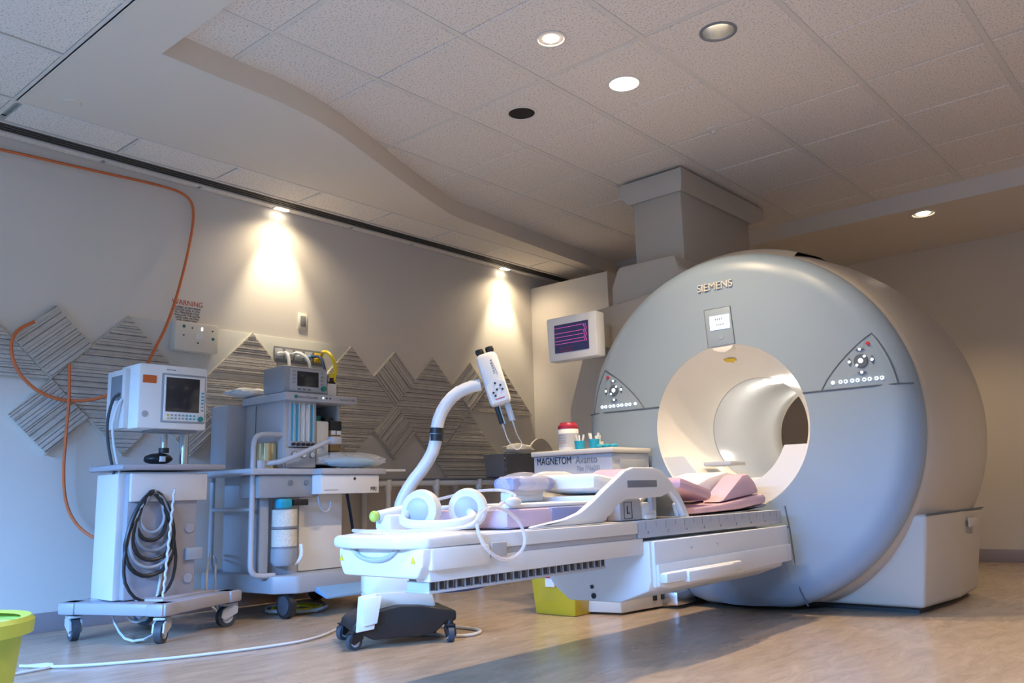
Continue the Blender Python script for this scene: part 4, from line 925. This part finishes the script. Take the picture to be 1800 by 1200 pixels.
# side guard rails of bent tube
for x in (-4.24, -4.80):
    yy = P(443 if x > -4.5 else 373, 880, 0, x).y
    MB().tube([(x, 2.86, 1.02), (x, yy+.08, 1.02), (x, yy+.02, 1.01), (x, yy, .97), (x, yy, .9), (x, yy, .35), (x, yy, .28), (x, yy+.02, .245), (x, yy+.08, .235), (x, 2.80, .235)], .0155, 10, smooth=2).build('guard_rail', 'greyl', am)
yy1, yy2 = P(443, 880, 0, -4.24).y, P(373, 880, 0, -4.80).y
MB().tube([(-4.80, yy2, .60), (-4.24, yy1, .60)], .011, 8).build('cross_rail', 'greyl', am)
# swivel breathing arm
MB().tube([(-4.25, 2.72, .85), (-4.16, 2.80, .865), (-4.12, 2.98, .945), (-4.12, 3.10, .99)], .015, 10, smooth=1).build('bag_arm', 'greyl', am)
MB().cyl((-4.25, 2.70, .82), (-4.25, 2.70, .87), .035, n=18).build('arm_pivot', 'greyl', am)
MB().box((-4.15, 3.08, .965), (-4.09, 3.15, 1.01), .01).build('arm_head', 'greyl', am)
# loose things on the machine
tag(MB().lathe([(.0, 0), (.058, 0), (.058, .145), (.05, .15), (.0, .15)], (-4.32, P(468, 800, 0, -4.32).y, .826), n=32).build('brass_canister', 'gold'), 'shiny brass coloured canister standing on the machine worktop', 'canister')
bt = thing('brown_bottle', 'dark brown bottle with yellow cap on top of the machine', 'bottle', (-4.36, 3.27, 1.262))
MB().lathe([(.034, 0), (.036, .01), (.036, .09), (.014, .12), (.013, .14)], (-4.36, 3.27, 1.262), n=24).build('glass', 'brown', bt)
MB().cyl((-4.36, 3.27, 1.40), (-4.36, 3.27, 1.432), .016, n=18).build('cap', 'yellow', bt)
tag(MB().box((-4.30, 3.15, 1.262), (-4.24, 3.22, 1.345), .004).build('paper_carton', 'paper'), 'small white carton next to the brown bottle', 'carton')
wcl = MB().ell((-4.60, 2.84, 1.296), .10, .15, .028, noise=.15)
tag(wcl.build('white_cloth', 'sheet'), 'crumpled white cloth on the machine top behind the display', 'cloth')
pb = thing('plastic_bag', 'clear crinkled plastic bag with blue contents on the machine worktop', 'bag', (-4.28, 3.33, .825))
b_ = MB().ell((-4.150, 3.26, .860), .045, .19, .032, 20, 10, noise=.08); b_.build('contents', 'bag', pb)
b_ = MB().ell((-4.150, 3.28, .874), .058, .26, .046, 24, 12, noise=.06); b_.build('film', 'clear', pb)
for k in range(3):
    hose('power_cord', ('yellow power cord coiled on the floor behind the machine base', 'second yellow power cord coil beneath the machine base', 'pale power cord coil beneath the machine base')[k], 'cord', [(-4.42+(.11+.035*k)*math.cos(t*.5), 3.08+(.11+.035*k)*math.sin(t*.5), .012+.005*(t % 3)) for t in range(26)], .009, ('yellow', 'yellow', 'cable')[k], 1)
hose('machine_cable', 'white cables looping off the machine base beside the guard rail', 'cable', [(-4.75, 2.70, .36), (-4.6, 2.62, .38), (-4.5, 2.55, .34), (-4.45, 2.50, .2), (-4.42, 2.52, .08), (-4.36, 2.60, .02), (-4.3, 2.5, .012), (-4.34, 2.4, .012)], .007, 'cable')
hose('machine_cable', 'second white cable drooping off the machine base beside the guard rail', 'cable', [(-4.75, 2.72, .33), (-4.55, 2.62, .33), (-4.45, 2.56, .26), (-4.44, 2.56, .12), (-4.5, 2.62, .03), (-4.6, 2.7, .02)], .006, 'cable')

# ================================================================== PIPE RAIL TABLE, GREY BIN, INJECTOR
XP = -4.62
pv = thing('pipe_table', 'white plastic pipe table with a dark top along the panelled wall', 'table', (XP, 4.7, 0))
pz = P(760, 848, 0, XP).z
py0, py1 = P(628, 850, 0, XP).y, P(905, 842, 0, XP).y
for x in (XP, XP-.26):
    MB().cyl((x, py0, pz), (x, py1, pz), .021, n=14).build('rail', 'white', pv)
    for y in (P(682, 870, 0, XP).y, P(767, 870, 0, XP).y, P(842, 870, 0, XP).y):
        lg = MB().cyl((x, y, 0), (x, y, pz), .02, n=12).build('leg', 'white', pv)
        MB().cyl((x, y, pz-.05), (x, y, pz+.024), .027, n=14).build('fitting', 'white', lg)
for y in (py0+.05, py1-.05): MB().cyl((XP-.26, y, pz), (XP, y, pz), .02, n=12).build('cross_rail', 'white', pv)
MB().box((XP-.28, py0, pz+.021), (XP+.02, py1, pz+.035), .003).build('top', 'greyd', pv)
gb = thing('grey_bin', 'dark grey open bin with a coiled cord, standing on the pipe table', 'bin', (-4.42, 5.0, pz))
gx = -4.55
gy0, gy1 = P(870, 820, 0, gx).y, P(945, 820, 0, gx).y
frust('tub', 'greyd', gx-.02, (gy0+gy1)/2, .10, (gy1-gy0)/2*.92, .11, (gy1-gy0)/2, pz+.036, P(905, 798, 0, gx).z, gb)
zc0 = P(905, 798, 0, gx).z
MB().tube([(gx+.125+.012*math.cos(i*1.5), P(888, 815, 0, gx+.12).y+.012*math.sin(i*1.5), zc0-.02-.0075*i) for i in range(36)], .0035, 5).build('coiled_cord', 'greyd', gb)
tag(MB().ell((gx, (gy0+gy1)/2+.02, zc0+.035), .10, .17, .05, 14, 8, noise=.16).build('white_cloth', 'sheet'), 'crumpled white cloth lying in the grey bin', 'cloth')
cd = thing('cream_disc', 'cream half-round board leaning behind the grey bin', 'board', (-4.66, 5.5, pz+.036))
yc_, zc_ = P(950, 800, 0, -4.66).y, pz+.036
MB().prism([(yc_-.22*math.cos(PI*i/20), zc_+.33*math.sin(PI*i/20)) for i in range(21)], -4.67, -4.65, 'yz').build('board', 'cream', cd)
MB().cyl((-4.651, yc_+.03, zc_+.13), (-4.645, yc_+.03, zc_+.13), .008, n=10).build('knob', 'greyl', cd)
# contrast injector: wheeled stand, curved arm, twin-syringe head
IC = Vector((-3.09, 2.70, 0)); IA = math.atan2(.875, .484)
ij = thing('contrast_injector', 'white contrast injector with curved arm and twin syringes on a black wheeled stand', 'injector', IC, IA)
il = [(-.02, .075), (.0, .115), (.10, .155), (.20, .172), (.30, .165), (.46, .135), (.46, .09), (.41, .085), (.37, .05), (.30, .035), (.08, .035), (.03, .06)]
def iloc(name, m, b_): o = b_.build(name, m, None); o.parent = ij; return o
iloc('stand_base', 'black', MB().prism([(x-.22, z) for x, z in il], -.16, .16, 'xz', bev=.012))
for x, y, a in ((-.22, -.15, .4), (.21, -.15, 1.5), (-.22, .15, .6), (.21, .15, 1.4)): caster('caster', 'black', x, y, .034, ij, .10, 'greyl', a, .026)
iloc('neck', 'beige', MB().prism([(-.17, .15), (.16, .15), (.14, .225), (-.13, .225)], -.10, .10, 'xz', bev=.01))
iloc('column_block', 'white', MB().prism([(-.16, .20), (.04, .20), (.04, .31), (-.10, .31)], -.09, .08, 'xz', bev=.012))
iloc('column_block', 'white', MB().box((-.16, -.03, .22), (-.09, .05, .36), .01))
def PD(px, py, dep):
    d = CF*FPX + CR*(px-900) - CU*(py-600); hd = (-math.sin(YAW))*d.x + math.cos(YAW)*d.y
    return Vector((0, 0, HC)) + d*(dep/hd)
DI = 4.06
arm = [PD(700, 1000, DI), PD(702, 900, DI), PD(706, 880, DI), PD(722, 850, DI), PD(748, 818, DI), PD(765, 785, DI), PD(768, 745, DI), PD(780, 715, DI), PD(800, 692, DI), PD(825, 680, DI), PD(845, 676, DI)]
basep = Vector((arm[0].x, arm[0].y, 0))
MB().tube([(basep.x, basep.y, .2)]+arm, .030, 14, smooth=1).build('arm', 'white', ij)
for a_, b2_ in ((752, 762), (763, 775)):
    p_, q_ = PD(768, a_, DI), PD(767.5, b2_, DI)
    MB().cyl(p_, q_, .0335, n=20).build('joint_ring', 'black', ij)
tg = thing('instruction_tag', 'crumpled white paper tag bundle hanging on the injector stand', 'tag', IC)
iM = rootm(ij)
MB().prism([(-.21, .225), (-.13, .235), (-.14, .085), (-.22, .075)], -.185, -.172, 'xz', T=iM, bev=.004).build('card', 'paper', tg)
MB().prism([(-.20, .215), (-.11, .225), (-.13, .11), (-.19, .10)], -.198, -.187, 'xz', T=iM, bev=.003).build('card', 'paper', tg)
h0, h1 = PD(853, 622, DI), PD(882, 712, DI)
hd = (h1-h0).normalized(); side = CR - hd*CR.dot(hd); side.normalize(); fwd = side.cross(hd)
if fwd.dot(CF) > 0: fwd = -fwd
TH = Matrix(((side.x, fwd.x, hd.x, h0.x), (side.y, fwd.y, hd.y, h0.y), (side.z, fwd.z, hd.z, h0.z), (0, 0, 0, 1)))
LH = (h1-h0).length
hd_o = MB().box((-.052, -.045, 0), (.052, .045, LH), .024, TH).build('head', 'white', ij)
MB().prism([(-.04, LH*.95), (.04, LH*.95), (.046, LH*.62), (0, LH*.50), (-.046, LH*.62)], .043, .050, 'xz', TH).build('head_panel', 'white', hd_o)
for x, z in ((0, .60), (.022, .66), (.026, .74), (-.02, .76), (0, .72), (-.015, .82)): MB().cyl(TH @ Vector((x, .047, LH*z)), TH @ Vector((x, .053, LH*z)), .0055, n=10).build('button', 'ink', hd_o)
marks(TH @ TF((.012, .0455, LH*.30), (0, 0, 1), (-1, 0, 0)), .075, .010, 6, 'greyp', 'print', hd_o); MB().tube([TH @ Vector((.022+.004*math.sin(t), .0458, LH*.30+.040*t/1.57)) for t in (-1.57, -1, 0, 1, 1.57)], .0008, 4).build('print_bracket', 'greyd', hd_o)
MB().box((-.02, .0465, LH*.88), (.025, .051, LH*.895), 0, TH).build('red_line', 'red', hd_o)
for x in (-.024, .026):
    MB().lathe([(.0, -.03), (.018, -.028), (.021, -.012), (.017, 0)], (x, 0, 0), n=16, T=TH).build('knob', 'black', hd_o)
    MB().cyl(TH @ Vector((x, 0, LH)), TH @ Vector((x, 0, LH+.085)), .014, n=14).build('syringe', 'black' if x < 0 else 'greyl', ij)
    MB().cyl(TH @ Vector((x, 0, LH+.085)), TH @ Vector((x, 0, LH+.12)), .006, .003, n=10).build('nozzle', 'clear', ij)
    MB().cyl(TH @ Vector((x+.012, .01, LH)), TH @ Vector((x+.012, .01, LH+.09)), .004, n=8).build('rod', 'chrome', ij)
e1 = TH @ Vector((-.024, 0, LH+.12)); e2 = TH @ Vector((.026, 0, LH+.12))
hose('injector_line', 'thin clear line hanging from the injector syringes', 'tubing', [e1, e1+Vector((.02, .0, -.05)), e1+Vector((.03, .05, -.10)), e2+Vector((.0, .06, -.08)), e2+Vector((0, .02, -.04)), e2], .0025, 'tube', 2, 6)

# ================================================================== groups of alike things
GR = {'acoustic_panel': 'striped acoustic panels on the left wall', 'downlight': 'ceiling downlights', 'wall_washer': 'wall-washing lamps in the ceiling strip', 'sprinkler_cover': 'ceiling sprinkler covers',
      'orange_hose': 'orange hoses on the left wall', 'gas_hose': 'gas hoses at the wall outlets', 'specimen_cup': 'cups on the cabinet', 'crumpled_glove': 'gloves on the cabinet',
      'power_cord': 'power cords under the machine base', 'machine_cable': 'cables off the machine base', 'monitor_cable': 'cables dropping from the monitor', 'floor_cable': 'cables lying on the floor',
      'wedge_cushion': 'wedge cushions on the table', 'clear_tubing': 'clear tubing on the table', 'white_cloth': 'crumpled white cloths'}
for o in list(bpy.data.objects):
    if o.parent is None and o.get('category'):
        k = o.name.split('.')[0]
        if k in GR: o['group'] = GR[k]
